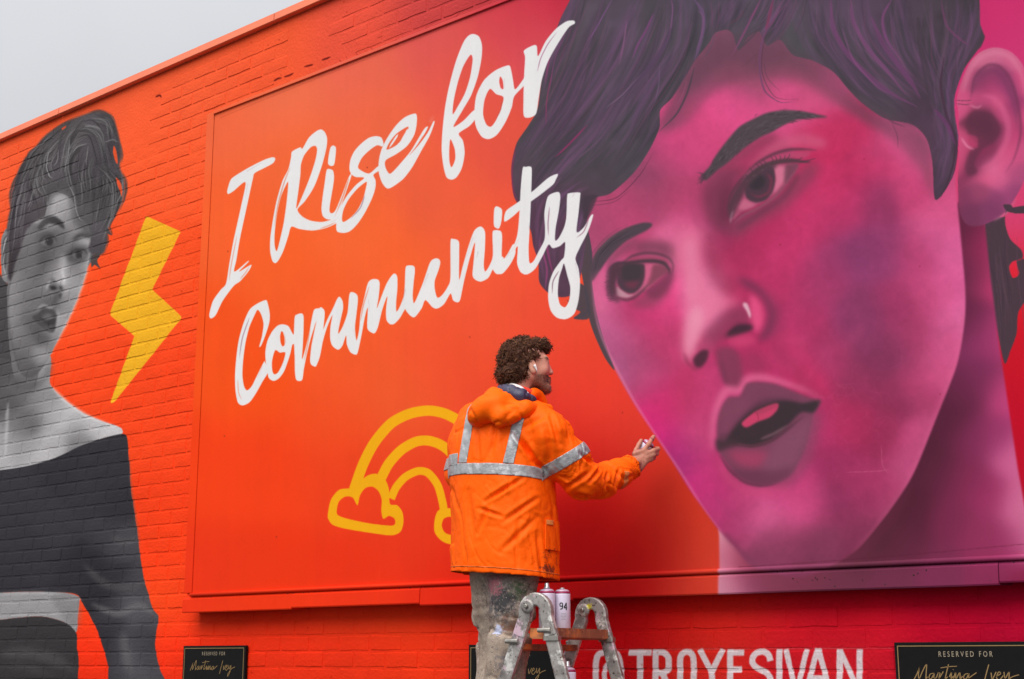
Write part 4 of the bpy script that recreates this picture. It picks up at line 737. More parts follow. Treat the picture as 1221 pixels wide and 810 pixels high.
def brick_mesh(seed):
    g = random.Random(seed); nx, nz = 5, 3
    bm = bmesh.new(); L_, H_ = .2305, .0765
    fr = []
    for j in range(nz):
        for i in range(nx):
            u, v = i/(nx-1), j/(nz-1)
            e = (u in (0, 1)) or (v in (0, 1))
            x = (u-.5)*(L_-.010)+g.uniform(-.0014, .0014); z = (v-.5)*(H_-.009)-.0035+g.uniform(-.0024, .0024)
            fr.append(bm.verts.new((x, g.uniform(-.0006, .0006)+(.0009 if e else 0), z)))
    for j in range(nz-1):
        for i in range(nx-1):
            a = j*nx+i; bm.faces.new((fr[a], fr[a+1], fr[a+nx+1], fr[a+nx]))
    rim = [j for j in range(nx)]+[nx-1+nx*j for j in range(1, nz)]+[nx*(nz-1)+i for i in range(nx-2, -1, -1)]+[nx*j for j in range(nz-2, 0, -1)]
    bk = []
    for k in rim:
        c = fr[k].co; sx = (c.x > .1)-(c.x < -.1); up_ = c.z > .025; dn = c.z < -.03
        bk.append(bm.verts.new((c.x+sx*.003, .0056, c.z+(.0085 if up_ else (-.0008 if dn else 0)))))
    n = len(rim)
    for k in range(n): bm.faces.new((fr[rim[k]], bk[k], bk[(k+1) % n], fr[rim[(k+1) % n]]))
    bmesh.ops.recalc_face_normals(bm, faces=bm.faces)
    me = bpy.data.meshes.new('brick'); bm.to_mesh(me); bm.free()
    me.materials.append(M_WALL)
    return me
BR = [brick_mesh(s) for s in range(9)]
cells = []
g = random.Random(5)
nrow = int((ZTOP-.06)/PITCHZ)
for j in range(nrow):
    zc = (j+.5)*PITCHZ
    for i in range(int((WX1-WX0)/PITCHX)):
        xc = WX0+.13+(i+.5*(j % 2))*PITCHX
        if xc+.12 > WX1: continue
        if LFO+.04 < xc-.10 and xc+.12 < XR-.05 and ZBT+.03 < zc-.04 and zc+.04 < ZTI+.0: continue   # hidden by the board
        px, py = project(xc, 0, zc)
        top = ZTOP-.06-zc
        dpt = g.uniform(-.0011, .0009)
        smooth_top = mnoise.noise(Vector((xc*.9, zc*2.2, 3.1)))
        if top < .62 and smooth_top > -.02: dpt += .0036*min(1, (.75-top)/.4)      # plastered over with old paint near the top
        if g.random() < .08: dpt -= .0015
        vis = -30 < px < 1251 and -30 < py < 840
        size = (FPX/max((Vector((xc, 0, zc))-EYE).dot(FW), .1))**2 if vis else 0
        # behind the painter or the signs
        if vis and 560 < px < 640 and py > 690: size *= .2
        cells.append((size, xc, zc, dpt, g.uniform(-.008, .008), g.randrange(9)))
cells.sort(key=lambda c: -c[0])
for n, (size, xc, zc, dpt, rot, k) in enumerate(cells[:300]):
    o = bpy.data.objects.new('brick', BR[k]); COL.objects.link(o); o.parent = wall; o.location = (xc, dpt, zc); o.rotation_euler = (g.uniform(-.01, .01), rot*.8, rot)
Vv, Ff, off = [], [], 0
tmpl = [(np.array([v.co[:] for v in m.vertices]), [tuple(p.vertices) for p in m.polygons]) for m in BR]
for size, xc, zc, dpt, rot, k in cells[300:]:
    V, F = tmpl[k]; c, s = math.cos(rot), math.sin(rot)
    P = V.copy(); P[:, 0], P[:, 1] = V[:, 0]*c-V[:, 1]*s, V[:, 0]*s+V[:, 1]*c
    Vv.append(P+np.array([xc, dpt, zc])); Ff += [tuple(q+off for q in f) for f in F]; off += len(V)
me = bpy.data.meshes.new('bricks'); me.from_pydata(np.vstack(Vv).tolist(), [], Ff); me.update()
tag(link('brickwork', me, M_WALL, wall), kind='stuff')
# the low building the wall belongs to
M_ROOF = mat('roof_sheet', (.32, .33, .34), .5, .3, noise=.1)
bm = bmesh.new(); box(bm, WX0+.05, WX1-.05, .26, 9.0, .0, ZTOP-.5)
bl = empty('low_building', (0, 0, 0)); tag(bl, 'low flat roofed building block behind the painted brick wall', 'building')
bm_obj('shell', bm, mat('render_wall', (.4, .38, .35), .85, noise=.1, bump=.3), bl)
bm = bmesh.new(); box(bm, WX0+.05, WX1-.05, .262, 9.1, ZTOP-.496, ZTOP-.45); bm_obj('roof', bm, M_ROOF, bl)

# ================================================================ framed mural board
board = empty('mural_board', ((LFO+XR)/2, 0, ZBT)); tag(board, 'framed board painted with white brush lettering and a huge magenta portrait', 'mural')
def keep(o): o.matrix_parent_inverse = board.matrix_world.inverted() if False else Matrix.Translation(-board.location); return o
def warped_sheet(x0, x1, z0, z1, y, nx, nz, amp):
    bm = bmesh.new(); vv = []
    for j in range(nz+1):
        for i in range(nx+1):
            x = x0+(x1-x0)*i/nx; z = z0+(z1-z0)*j/nz
            vv.append(bm.verts.new((x, y+amp*mnoise.noise(Vector((x*1.1, z*.9, 7))), z)))
    for j in range(nz):
        for i in range(nx): a = j*(nx+1)+i; bm.faces.new((vv[a], vv[a+1], vv[a+nx+2], vv[a+nx+1]))
    return bm
cuts = [LFI+.0015, LFI+2.41, LFI+4.83, XR-.04]
for a, b_ in zip(cuts, cuts[1:]):
    bm = warped_sheet(a, b_, ZRL-.01, ZTI+.004, BY, 40, 40, .0022)
    keep(bm_obj('board_sheet', bm, M_BOARD, board, True))
bm = bmesh.new(); box(bm, LFO+.02, XR-.02, BY+.006, -.004, ZBT+.02, ZTI+.02); keep(bm_obj('backing', bm, M_WALL, board))
bm = bmesh.new(); box(bm, LFO, LFI-.004, BY-.003, -.002, ZBT+.115, ZTI+.020, .002); keep(bm_obj('side_trim', bm, M_BOARD, board))
bm = bmesh.new(); box(bm, LFI-.003, XR, BY-.012, -.002, ZTI+.002, ZTI+.020, .002); keep(bm_obj('top_trim', bm, M_BOARD, board))
# half-round bead and the sheet-metal apron pieces under it
bm = bmesh.new(); tube(bm, [(LFI-.01, BY-.004, ZRL), (LFI+1.5, BY-.005, ZRL+.001), (LFI+3.2, BY-.004, ZRL-.002), (XR, BY-.004, ZRL)], .011, 10); keep(bm_obj('bead', bm, M_BOARD, board, True))
xs = [LFO-.002, on_wall(349, 727, BY).x, on_wall(502, 722, BY).x, on_wall(685, 700, BY).x, on_wall(1192, 685, BY).x, XR+.02]
for k, (a, b_) in enumerate(zip(xs, xs[1:])):
    dy = (-.004, -.009, -.004, -.008, -.003)[k]; dz = (0, .007, -.002, .004, .012)[k]
    bm = bmesh.new(); n = 14
    prof = [(BY+.004, ZRL-.012), (BY-.003+dy, ZRL-.026), (BY-.006+dy, ZBT+.006+dz), (BY-.003+dy, ZBT+dz), (-.003, ZBT+.004+dz), (-.003, ZRL-.012)]
    ring = []
    for i in range(n+1):
        x = a+.001+(b_-a-.002)*i/n; w = .0016*mnoise.noise(Vector((x*3, 1.7, k)))
        ring.append([bm.verts.new((x, y+(w if q in (1, 2, 3) else 0), z+(w*.8 if q in (2, 3) else 0))) for q, (y, z) in enumerate(prof)])
    for i in range(n):
        for q in range(6): bm.faces.new((ring[i][q], ring[i][(q+1) % 6], ring[i+1][(q+1) % 6], ring[i+1][q]))
    bm.faces.new(ring[0]); bm.faces.new(ring[-1][::-1])
    keep(bm_obj('apron', bm, M_BOARD, board))
# staple holes and chips along the bead
M_DARK = mat('dark_hole', (.03, .008, .008), .9)
g = random.Random(3); bm = bmesh.new()
def nick(x, z, r, y=BY-.0145):
    bmesh.ops.create_icosphere(bm, subdivisions=1, radius=r, matrix=Matrix.Translation((x, y, z)) @ Matrix.Diagonal((1, .5, 1, 1)))
for px_ in (894,898,902,908,913,916,922,927,945,1007,1122,1126,1131,1135,1139,1143,1147,1152,1157,1163,1189,1204,258,262,266,354,360,366,372,378,384,482,488,494,505,512,520,652,660,668,676,700,708):
    p = on_wall(px_, 400, BY); nick(p.x, ZRL-.021+g.uniform(-.004, .004), g.uniform(.002, .004), BY-.003)
for px_, py_ in ((946,690),(951,694),(969,692),(973,689),(975,691),(984,689),(990,691),(996,699),(1029,692),(1056,697),(1090,686),(1095,684),(1105,680),(1182,693),(838,706),(875,703)):
    p = on_wall(px_, py_, BY-.009); nick(p.x, p.z, g.uniform(.0025, .0045), BY-.0125)
tag(keep(bm_obj('nail_holes', bm, M_DARK, board)), kind='stuff')
# ================================================================ implicit-surface sculpting
DEP0 = 6.0
TH = AZ-math.pi/2
ORG = Vector((EYE.x+HV.x*DEP0, EYE.y+HV.y*DEP0, 0))
def L3(px, py, dep=DEP0):
    p = at_depth(px, py, dep)-EYE
    return np.array([p.dot(RV), p.dot(HV)-DEP0, p.z+EYE.z])
class Sculpt:
    def __init__(s, lo, hi, vox):
        s.lo = np.array(lo, float); s.v = vox; s.n = np.ceil((np.array(hi)-s.lo)/vox).astype(int)+1
        s.a = np.full(s.n, .3, np.float32)
    def blk(s, lo, hi, pad):
        i0 = np.clip(((np.array(lo)-pad-s.lo)/s.v).astype(int), 0, s.n-1); i1 = np.clip(((np.array(hi)+pad-s.lo)/s.v).astype(int)+2, 1, s.n)
        if (i1 <= i0).any(): return None
        g = [s.lo[k]+s.v*np.arange(i0[k], i1[k]) for k in range(3)]
        return tuple(slice(i0[k], i1[k]) for k in range(3)), np.meshgrid(*g, indexing='ij')
    def mix(s, sl, d, k, cut=False):
        a = s.a[sl]
        if cut:
            s.a[sl] = -s._sm(-a, d, k) if k else np.maximum(a, -d); return
        s.a[sl] = s._sm(a, d, k) if k else np.minimum(a, d)
    @staticmethod
    def _sm(a, b, k):
        h = np.clip(.5+.5*(b-a)/k, 0, 1); return b*(1-h)+a*h-k*h*(1-h)
    def capsule(s, p, q, r0, r1, k=.01, cut=False, squash=None):
        p, q = np.array(p, float), np.array(q, float); m = max(r0, r1)
        B = s.blk(np.minimum(p, q)-m, np.maximum(p, q)+m, k+.03)
        if B is None: return
        sl, (X, Y, Z) = B; d = q-p; L = max((d*d).sum(), 1e-9)
        t = np.clip(((X-p[0])*d[0]+(Y-p[1])*d[1]+(Z-p[2])*d[2])/L, 0, 1)
        e = np.sqrt((X-p[0]-t*d[0])**2+(Y-p[1]-t*d[1])**2+(Z-p[2]-t*d[2])**2)-(r0+(r1-r0)*t)
        s.mix(sl, e, k, cut)
    def chain(s, pts, rad, k=.01):
        for a, b, r, q in zip(pts, pts[1:], rad, rad[1:]): s.capsule(a, b, r, q, k)
    def ellipsoid(s, c, ax, rad, k=.01, cut=False):
        """ax: 3 unit vectors (rows)"""
        c, ax, rad = np.array(c, float), np.array(ax, float), np.array(rad, float); m = rad.max()
        B = s.blk(c-m, c+m, k+.03)
        if B is None: return
        sl, (X, Y, Z) = B; P = [X-c[0], Y-c[1], Z-c[2]]
        q = [sum(ax[i][j]*P[j] for j in range(3))/rad[i] for i in range(3)]
        k0 = np.sqrt(q[0]**2+q[1]**2+q[2]**2); k1 = np.sqrt(sum((q[i]/rad[i])**2 for i in range(3)))
        s.mix(sl, k0*(k0-1)/np.maximum(k1, 1e-6), k, cut)
    def fn(s, f, lo, hi, k=.01, cut=False):
        B = s.blk(lo, hi, k+.02)
        if B is not None: s.mix(B[0], f(*B[1]), k, cut)
    def mesh(s, name):
        a = s.a; inn = a < 0
        nx, ny, nz = a.shape
        def c8(A): return [A[i:nx-1+i, j:ny-1+j, k:nz-1+k] for i in (0, 1) for j in (0, 1) for k in (0, 1)]
        C = c8(inn); tot = sum(c.astype(np.int8) for c in C); cell = (tot > 0) & (tot < 8)
        idx = np.argwhere(cell); vid = np.full(cell.shape, -1, np.int64); vid[cell] = np.arange(len(idx))
        val = np.stack([c[cell] for c in c8(a)], 1); co = np.array([(i, j, k) for i in (0, 1) for j in (0, 1) for k in (0, 1)], float)
        P = np.zeros((len(idx), 3)); N = np.zeros(len(idx))
        for e0 in range(8):
            for b in (4, 2, 1):
                e1 = e0 | b
                if e1 == e0: continue
                v0, v1 = val[:, e0], val[:, e1]; m = (v0 < 0) != (v1 < 0)
                t = np.where(m, v0/np.where(m, v0-v1, 1), 0)
                P[m] += co[e0]+(co[e1]-co[e0])*t[m, None]; N[m] += 1
        V = s.lo+(idx+P/N[:, None])*s.v
        F = []
        for ax in range(3):
            u, w = (ax+1) % 3, (ax+2) % 3
            A0 = [slice(None)]*3; A1 = [slice(None)]*3; A0[ax] = slice(0, -1); A1[ax] = slice(1, None)
            for q in (u, w): A0[q] = slice(1, -1); A1[q] = slice(1, -1)
            i0, i1 = inn[tuple(A0)], inn[tuple(A1)]; ch = np.argwhere(i0 != i1)
            if not len(ch): continue
            base = ch.copy(); base[:, u] += 1; base[:, w] += 1
            fl = i0[tuple(ch.T)]
            def vi(du, dw):
                c = base.copy(); c[:, u] += du; c[:, w] += dw; return vid[tuple(c.T)]
            q = np.stack([vi(-1, -1), vi(0, -1), vi(0, 0), vi(-1, 0)], 1)
            q[~fl] = q[~fl][:, ::-1]; F.append(q)
        F = np.vstack(F); F = F[(F >= 0).all(1)]
        return V, F
def to_mesh(name, V, F, smooth_=True):
    me = bpy.data.meshes.new(name); me.from_pydata(V.tolist(), [], F.tolist()); me.update()
    if smooth_: me.polygons.foreach_set('use_smooth', np.ones(len(me.polygons), bool))
    return me
def relax(V, F, it=2, lam=.5):
    E = np.vstack([F[:, [0, 1]], F[:, [1, 2]], F[:, [2, 3]], F[:, [3, 0]]])
    for _ in range(it):
        S = np.zeros_like(V); n = np.zeros(len(V))
        np.add.at(S, E[:, 0], V[E[:, 1]]); np.add.at(n, E[:, 0], 1); np.add.at(S, E[:, 1], V[E[:, 0]]); np.add.at(n, E[:, 1], 1)
        V = V+lam*(S/np.maximum(n, 1)[:, None]-V)
    return V
def normals(V, F):
    n = np.cross(V[F[:, 2]]-V[F[:, 0]], V[F[:, 3]]-V[F[:, 1]]); N = np.zeros_like(V)
    for k in range(4): np.add.at(N, F[:, k], n)
    return N/np.maximum(np.linalg.norm(N, axis=1), 1e-9)[:, None]
class Grain:
    """cheap vectorised value noise"""
    def __init__(s, seed): s.t = np.random.default_rng(seed).uniform(-1, 1, (32, 32, 32))
    def __call__(s, P):
        i = np.floor(P).astype(int); f = P-i; f = f*f*(3-2*f); o = 0
        for a in (0, 1):
            for b in (0, 1):
                for c in (0, 1):
                    w = (f[:, 0] if a else 1-f[:, 0])*(f[:, 1] if b else 1-f[:, 1])*(f[:, 2] if c else 1-f[:, 2])
                    o = o+w*s.t[(i[:, 0]+a) % 32, (i[:, 1]+b) % 32, (i[:, 2]+c) % 32]
        return o

# ================================================================ the painter
M_SKIN = bpy.data.materials.new('skin'); M_SKIN.use_nodes = True
_t = M_SKIN.node_tree; _b = _t.nodes['Principled BSDF']; _a = _t.nodes.new('ShaderNodeAttribute'); _a.attribute_name = 'tone'
_t.links.new(_a.outputs['Color'], _b.inputs['Base Color']); _b.inputs['Roughness'].default_value = .5; _b.inputs['Specular IOR Level'].default_value = .35
_n = _t.nodes.new('ShaderNodeTexNoise'); _n.inputs['Scale'].default_value = 320; _u = _t.nodes.new('ShaderNodeBump'); _u.inputs['Strength'].default_value = .2; _u.inputs['Distance'].default_value = .002; _t.links.new(_n.outputs[0], _u.inputs['Height']); _t.links.new(_u.outputs[0], _b.inputs['Normal'])
M_HAIR = mat('brown_hair', srgb(76, 47, 35), .65, noise=.4, nscale=70, spec=.15)
M_HAIR2 = mat('brown_hair_light', srgb(114, 76, 53), .6, noise=.3, nscale=70, spec=.2)

yaw = R(14); HF = np.array([math.cos(yaw), math.sin(yaw), 0.]); HS = np.array([-math.sin(yaw), math.cos(yaw), 0.]); HU = np.array([0, 0, 1.])
HA = np.array([HF, HS, HU])
def HP(px, py, s=0.0):
    """head point from profile coordinates, s metres to his left"""
    b = L3(px, py); b[1] = 0
    x0 = L3(626, 436)[0]
    f = (b[0]-x0)/math.cos(yaw); return np.array([x0, 0, b[2]])+HF*f+HS*s
B = Sculpt((-.36, -.34, 1.0), (.66, .42, 2.95), .0045)
B.ellipsoid(HP(625, 428), HA, (.093, .074, .084), .02)
B.ellipsoid(HP(640, 440), HA, (.054, .062, .068), .02)
for s in (-1, 1):
    B.capsule(HP(630, 449, s*.046), HP(649, 462, s*.018), .024, .019, .02)
    B.capsule(HP(651, 428.5, s*.012), HP(647.5, 428.5, s*.04), .0095, .011, .012)
    B.ellipsoid(HP(644.5, 443, s*.042), HA, (.02, .018, .018), .015)
    B.ellipsoid(HP(649.6, 433.6, s*.031), HA, (.010, .011, .011), .006)
    B.ellipsoid(HP(656.0, 443.6, s*.011), HA, (.008, .008, .007), .006)
    B.ellipsoid(HP(629.5, 441, s*.077), [HF*.96+HU*.28, HS, HU*.96-HF*.28], (.019, .009, .033), .006)
    B.ellipsoid(HP(630.5, 439.5, s*.087), HA, (.010, .006, .019), .004, cut=True)
B.ellipsoid(HP(651, 462), HA, (.022, .026, .02), .015)
B.capsule(HP(652.5, 432), HP(657.2, 443), .0075, .0105, .01)
B.ellipsoid(HP(653.4, 450.5), HA, (.011, .022, .008), .008); B.ellipsoid(HP(653.4, 454.5), HA, (.010, .019, .008), .007)
B.capsule(HP(655.6, 452.6, -.018), HP(655.6, 452.6, .018), .002, .002, .003, cut=True)
B.capsule(HP(621, 452), L3(611, 486, 6.0), .057, .062, .03)
# trunk, arms, legs under the clothes
B.ellipsoid(L3(601, 545, 6.0), np.eye(3), (.16, .12, .24), .05); B.ellipsoid(L3(601, 650, 6.0), np.eye(3), (.15, .12, .2), .05)
B.capsule(L3(575, 497, 6.1), L3(632, 500, 5.9), .06, .06, .04)
SHO, ELB, WRI = L3(646, 506, 5.86), L3(694, 574, 5.92), L3(753, 557, 6.13)
B.chain([SHO, ELB, WRI], [.055, .042, .028], .02)
SHL, ELL, WRL = L3(560, 502, 6.12), L3(553, 565, 6.15), L3(602, 584, 6.29)
B.chain([SHL, ELL, WRL], [.05, .04, .028], .02)
HIPR, KNR, ANR = L3(612, 690, 5.94), L3(603, 770, 5.95), L3(596, 905, 5.95)
HIPL, KNL, ANL = L3(592, 690, 6.08), L3(594, 770, 6.10), L3(588, 905, 6.08)
B.chain([HIPR, KNR, ANR], [.08, .055, .04], .03); B.chain([HIPL, KNL, ANL], [.08, .055, .04], .03)
# right hand: palm, four unequal fingers, thumb off the side of the palm
hd = 6.2
PAL = L3(763, 548, 6.19)
B.capsule(WRI, L3(760, 551, 6.18), .027, .027, .02)
for (a, b, r) in (((757, 541), (768, 537), .013), ((760, 550), (771, 541), .0135), ((762, 557), (771, 547), .013), ((762, 561), (769, 552), .012)):
    B.capsule(L3(*a, 6.17), L3(*b, 6.175), r, r*.9, .012)
def finger(pts, r): B.chain([L3(*p) for p in pts], [r, r*.97, r*.93, r*.86][:len(pts)], .006)
finger([(768, 537, 6.17), (773.8, 529.5, 6.172), (777, 524.3, 6.186), (779.3, 520.6, 6.202)], .0102)
finger([(771, 541, 6.17), (779.5, 537.5, 6.175), (784.5, 535.5, 6.205), (782, 534.5, 6.235)], .0105)
finger([(771.5, 546, 6.17), (779, 542.6, 6.176), (783, 541, 6.206), (780, 540.5, 6.24)], .0105)
finger([(769.5, 551, 6.172), (776.5, 548, 6.18), (779.5, 546.4, 6.206), (776.5, 546, 6.235)], .0095)
finger([(756, 546, 6.185), (758.5, 537, 6.2), (762, 530, 6.215), (764.5, 525.5, 6.222)], .0105)
# left hand resting in front, out of sight of the street
B.ellipsoid(WRL+np.array([.05, .02, -.01]), np.eye(3), (.045, .02, .035), .02)
for q in range(4): B.capsule(WRL+np.array([.07, .02, .02-.014*q]), WRL+np.array([.12-.005*abs(q-1), .03, .01-.016*q]), .009, .0075, .005)
B.capsule(WRL+np.array([.03, .01, .03]), WRL+np.array([.075, .0, .055]), .0105, .009, .006)
V, F = B.mesh('person'); V = relax(V, F, 1, .4)
me = to_mesh('person', V, F)
# skin tones: cheeks, lips, reddish beard along jaw, chin and lip
gr = Grain(4)
x0 = np.array([L3(626, 436)[0], 0, 0]); f_ = (V-x0) @ HF; u_ = V[:, 2]; s_ = (V-x0) @ HS
zz = lambda py: L3(626, py)[2]
skin = np.tile(np.array(srgb(216, 158, 136)), (len(V), 1)); hand = V[:, 0] > .45
skin[hand] = np.array(srgb(182, 120, 100))
def mixc(w, c):
    global skin
    skin = skin*(1-w[:, None])+np.array(srgb(*c))*w[:, None]
sm = lambda x, a, b: np.clip((x-a)/(b-a), 0, 1)
headm = V[:, 2] > zz(476)
mixc(headm*sm(f_, .03, .09)*(1-sm(np.abs(u_-zz(442)), .0, .03))*.35, (196, 104, 92))
nz = gr(V*55)*.5+gr(V*140)*.5
beard = sm(f_+.35*(zz(452)-u_), .012, .04)*sm(zz(446.5)-u_, -.004, .012)*(1-sm(zz(469)-u_, .0, .02))
lipz = np.exp(-((f_-.089)/.014)**2-((u_-zz(452.6))/.0055)**2)
mixc(headm*np.clip(beard*(.62+.5*nz), 0, .9)*(1-.85*lipz), (104, 66, 50)); mixc(headm*lipz*.6, (168, 92, 86))
brow = np.exp(-((f_-.083)/.012)**2-((u_-zz(428.8))/.006)**2)*(np.abs(s_) > .008); mixc(headm*np.clip(brow*1.2, 0, .85), (78, 50, 40))
eye = np.exp(-((u_-zz(433.6))/.0032)**2)*((f_ > .07) & (np.abs(s_) > .022) & (np.abs(s_) < .042)); mixc(headm*np.clip(eye, 0, .85), (60, 44, 40))
mixc(hand*np.clip((gr(V*90)-.45)*2.2, 0, .8), (120, 50, 66)); mixc(hand*np.clip((gr(V*60+9)-.3)*1.2, 0, .5), (150, 96, 84))
at = me.color_attributes.new('tone', 'FLOAT_COLOR', 'POINT'); at.data.foreach_set('color', np.hstack([skin, np.ones((len(V), 1))]).astype(np.float32).ravel())
person = link('person', me, M_SKIN); person.location = ORG; person.rotation_euler = (0, 0, TH)
tag(person, 'person in an orange high visibility jacket spraying the mural from a ladder', 'person')
def child(name, me, m, parent=None): return link(name, me, m, parent or person)

# ---- curly hair: a rough cap plus many curled locks
Hh = Sculpt((-.12, -.16, 2.6), (.22, .17, 2.97), .005)
Hh.ellipsoid(HP(622, 425), HA, (.091, .078, .077), .02); Hh.ellipsoid(HP(614, 433), HA, (.062, .074, .073), .02)
Hh.ellipsoid(HP(642, 413.5), HA, (.046, .056, .030), .02)
Hh.capsule(HP(608, 447, -.03), HP(608, 447, .03), .046, .046, .02); Hh.capsule(HP(618, 447, -.062), HP(627, 430, -.07), .02, .018, .015); Hh.capsule(HP(618, 447, .062), HP(627, 430, .07), .02, .018, .015)
for s in (-1, 1): Hh.ellipsoid(HP(631, 443, s*.09), HA, (.030, .034, .040), .006, cut=True)
Hh.ellipsoid(HP(656, 440), HA, (.068, .1, .046), .012, cut=True); Hh.ellipsoid(HP(637, 447), HA, (.034, .12, .04), .012, cut=True)
Hv, Hf = Hh.mesh('hair'); Hv = relax(Hv, Hf, 2); Nn = normals(Hv, Hf)
Hv = Hv+Nn*(.010*gr(Hv*38)+.006*gr(Hv*85))[:, None]
hair = child('hair', to_mesh('hair', Hv, Hf), M_HAIR)
rg = np.random.default_rng(3); bmA, bmB = bmesh.new(), bmesh.new()
pick = rg.choice(len(Hv), 2600)
for n, i in enumerate(pick):
    p, nn = Hv[i], Nn[i]
    if p[2] < zz(421) and (p @ HF) > (HP(639, 446) @ HF): continue
    if np.linalg.norm((p-HP(632, 443, -.085))) < .040: continue
    t = np.cross(nn, rg.normal(0, 1, 3)); t /= np.linalg.norm(t)+1e-9; b = np.cross(nn, t)
    Lc = rg.uniform(.012, .036); rr = rg.uniform(.003, .009); tw = rg.uniform(1.2, 2.2)*math.pi; ph = rg.uniform(0, 6.28)
    down = np.array([0, 0, -1.])*(.35 if p[2] < zz(425) else .1)
    pts = []
    for q in range(7):
        h = q/6; a = ph+tw*h
        pts.append(p-nn*.004+nn*Lc*h*(.55)+t*rr*math.cos(a)+b*rr*math.sin(a)+(down+t*.4)*Lc*h*.8)
    tube(bmA if n % 3 else bmB, pts, [.0017, .0018, .0018, .0017, .0014, .0011, .0005], 3, cap=False)
oA = bm_obj('hair_lock', bmA, M_HAIR, hair, True); oB = bm_obj('hair_lock', bmB, M_HAIR2, hair, True)
tag(oA, kind='stuff'); tag(oB, kind='stuff')
# short beard stubble that roughens the jaw outline
bmS = bmesh.new(); NB = normals(V, F); cand = np.where(headm & (beard > .5) & (s_ < .03))[0]
for i in rg.choice(cand, min(900, len(cand)), replace=False):
    d = NB[i]*.006+np.array([.001, 0, -.006])+rg.normal(0, .0018, 3); w = np.cross(d, rg.normal(0, 1, 3)); w *= .0009/(np.linalg.norm(w)+1e-9)
    a = [bmS.verts.new(V[i]-NB[i]*.001+w), bmS.verts.new(V[i]-NB[i]*.001-w), bmS.verts.new(V[i]+d)]; bmS.faces.new(a)
tag(link('beard', (lambda m_: (bmS.to_mesh(m_), m_)[1])(bpy.data.meshes.new('beard')), mat('beard_hair', srgb(96, 58, 42), .7), person), kind='stuff')

# ---- jacket
phi = R(38)                                   # the trunk is turned this far from straight away
TF = np.array([math.sin(phi), math.cos(phi), 0]); TL = np.array([-math.cos(phi), math.sin(phi), 0])
zq = lambda py: L3(600, py)[2]; xq = lambda px: L3(px, 600)[0]
ROLL = .085
rings = np.array([  # z, centre x, centre y, half width, half depth
    (zq(700), xq(602), .0, .232, .185), (zq(660), xq(601), .0, .234, .185), (zq(620), xq(600), .0, .230, .182), (zq(585), xq(599), .0, .228, .180), (zq(555), xq(598), .0, .226, .176), (zq(530), xq(598), .0, .222, .168), (zq(505), xq(599), .0, .206, .150), (zq(488), xq(602), .0, .170, .125), (zq(474), xq(606), .0, .115, .10), (zq(462), xq(609), .0, .085, .085)])
def torso(grow=0.0):
    def f(X, Y, Z):
        z = Z+ROLL*(X-xq(600))
        c = [np.interp(z, rings[:, 0], rings[:, k]) for k in range(1, 5)]
        dx, dy = X-c[0], Y-c[1]; u = dx*TL[0]+dy*TL[1]; v = dx*TF[0]+dy*TF[1]
        a, b = c[2]+grow, c[3]+grow
        q = (np.abs(u/a)**2.4+np.abs(v/b)**2.4)**(1/2.4)
        d = (q-1)*np.minimum(a, b)
        return np.maximum(np.maximum(d, zq(688)-z), z-zq(468))
    return f
J = Sculpt((-.36, -.36, 1.84), (.62, .42, 2.78), .0056)
J.fn(torso(), (-.34, -.3, 1.86), (.3, .3, 2.75), 0)
CUF = L3(750, 558, 6.12)
def limb(pts, rad, ripple, seed, k):
    P = np.array(pts); 
    for a, b, r0, r1 in zip(P, P[1:], rad, rad[1:]): J.capsule(a, b, r0, r1, k)
limb([L3(634, 505, 5.9), L3(656, 521, 5.86), L3(678, 549, 5.88), L3(694, 572, 5.92), L3(716, 573, 6.0), L3(735, 566, 6.06), CUF], [.094, .088, .083, .076, .066, .060, .055], 0, 1, .035)
limb([L3(568, 502, 6.1), L3(557, 530, 6.14), L3(551, 565, 6.15), L3(570, 584, 6.25), L3(594, 588, 6.29)], [.084, .075, .067, .060, .052], 0, 2, .035)
inner = torso(-.012)
J.fn(lambda X, Y, Z: np.maximum(inner(X, Y, Z*0+np.maximum(Z, zq(682))), Z-zq(650)), (-.34, -.3, 1.84), (.3, .3, zq(645)), .004, cut=True)
J.capsule(CUF, L3(760, 555, 6.16), .05, .05, .004, cut=True)
JV, JF = J.mesh('jacket'); JV = relax(JV, JF, 2); JN = normals(JV, JF)
ga, gb, gc = Grain(21), Grain(22), Grain(23)
def folds(P):
    d = np.zeros(len(P))
    arm = np.clip((P[:, 0]-.17)/.06, 0, 1)
    # trunk: long soft drapes that hang and pull towards the raised arm
    W = P+.03*np.stack([ga(P*9), gb(P*9), gc(P*9)], 1)
    q = np.stack([W[:, 0]*7+W[:, 2]*3.2, W[:, 1]*7, W[:, 2]*2.2-W[:, 0]*2.0], 1)
    n1 = ga(q); n2 = gb(q*1.9+5)
    n4 = gc(np.stack([W[:, 0]*26+W[:, 2]*14, W[:, 1]*26, W[:, 2]*9-W[:, 0]*7], 1)); d += .0012*n4-.002*np.clip(1-np.abs(n4)*6, 0, 1)
    d += (1-arm)*(.007*n1+.003*n2-.007*np.clip(1-np.abs(n1)*8, 0, 1)-.003*np.clip(1-np.abs(n2)*8, 0, 1))
    # sleeve: bunched rings near the elbow and the cuff
    ax = (P-ELB) @ ((WRI-ELB)/np.linalg.norm(WRI-ELB)); q2 = np.stack([ax*30+4*ga(P*9), P[:, 1]*7, P[:, 2]*7], 1); n3 = gc(q2)
    d += arm*(.008*n3+.003*gb(P*16)-.009*np.clip(1-np.abs(n3)*6, 0, 1))
    return d
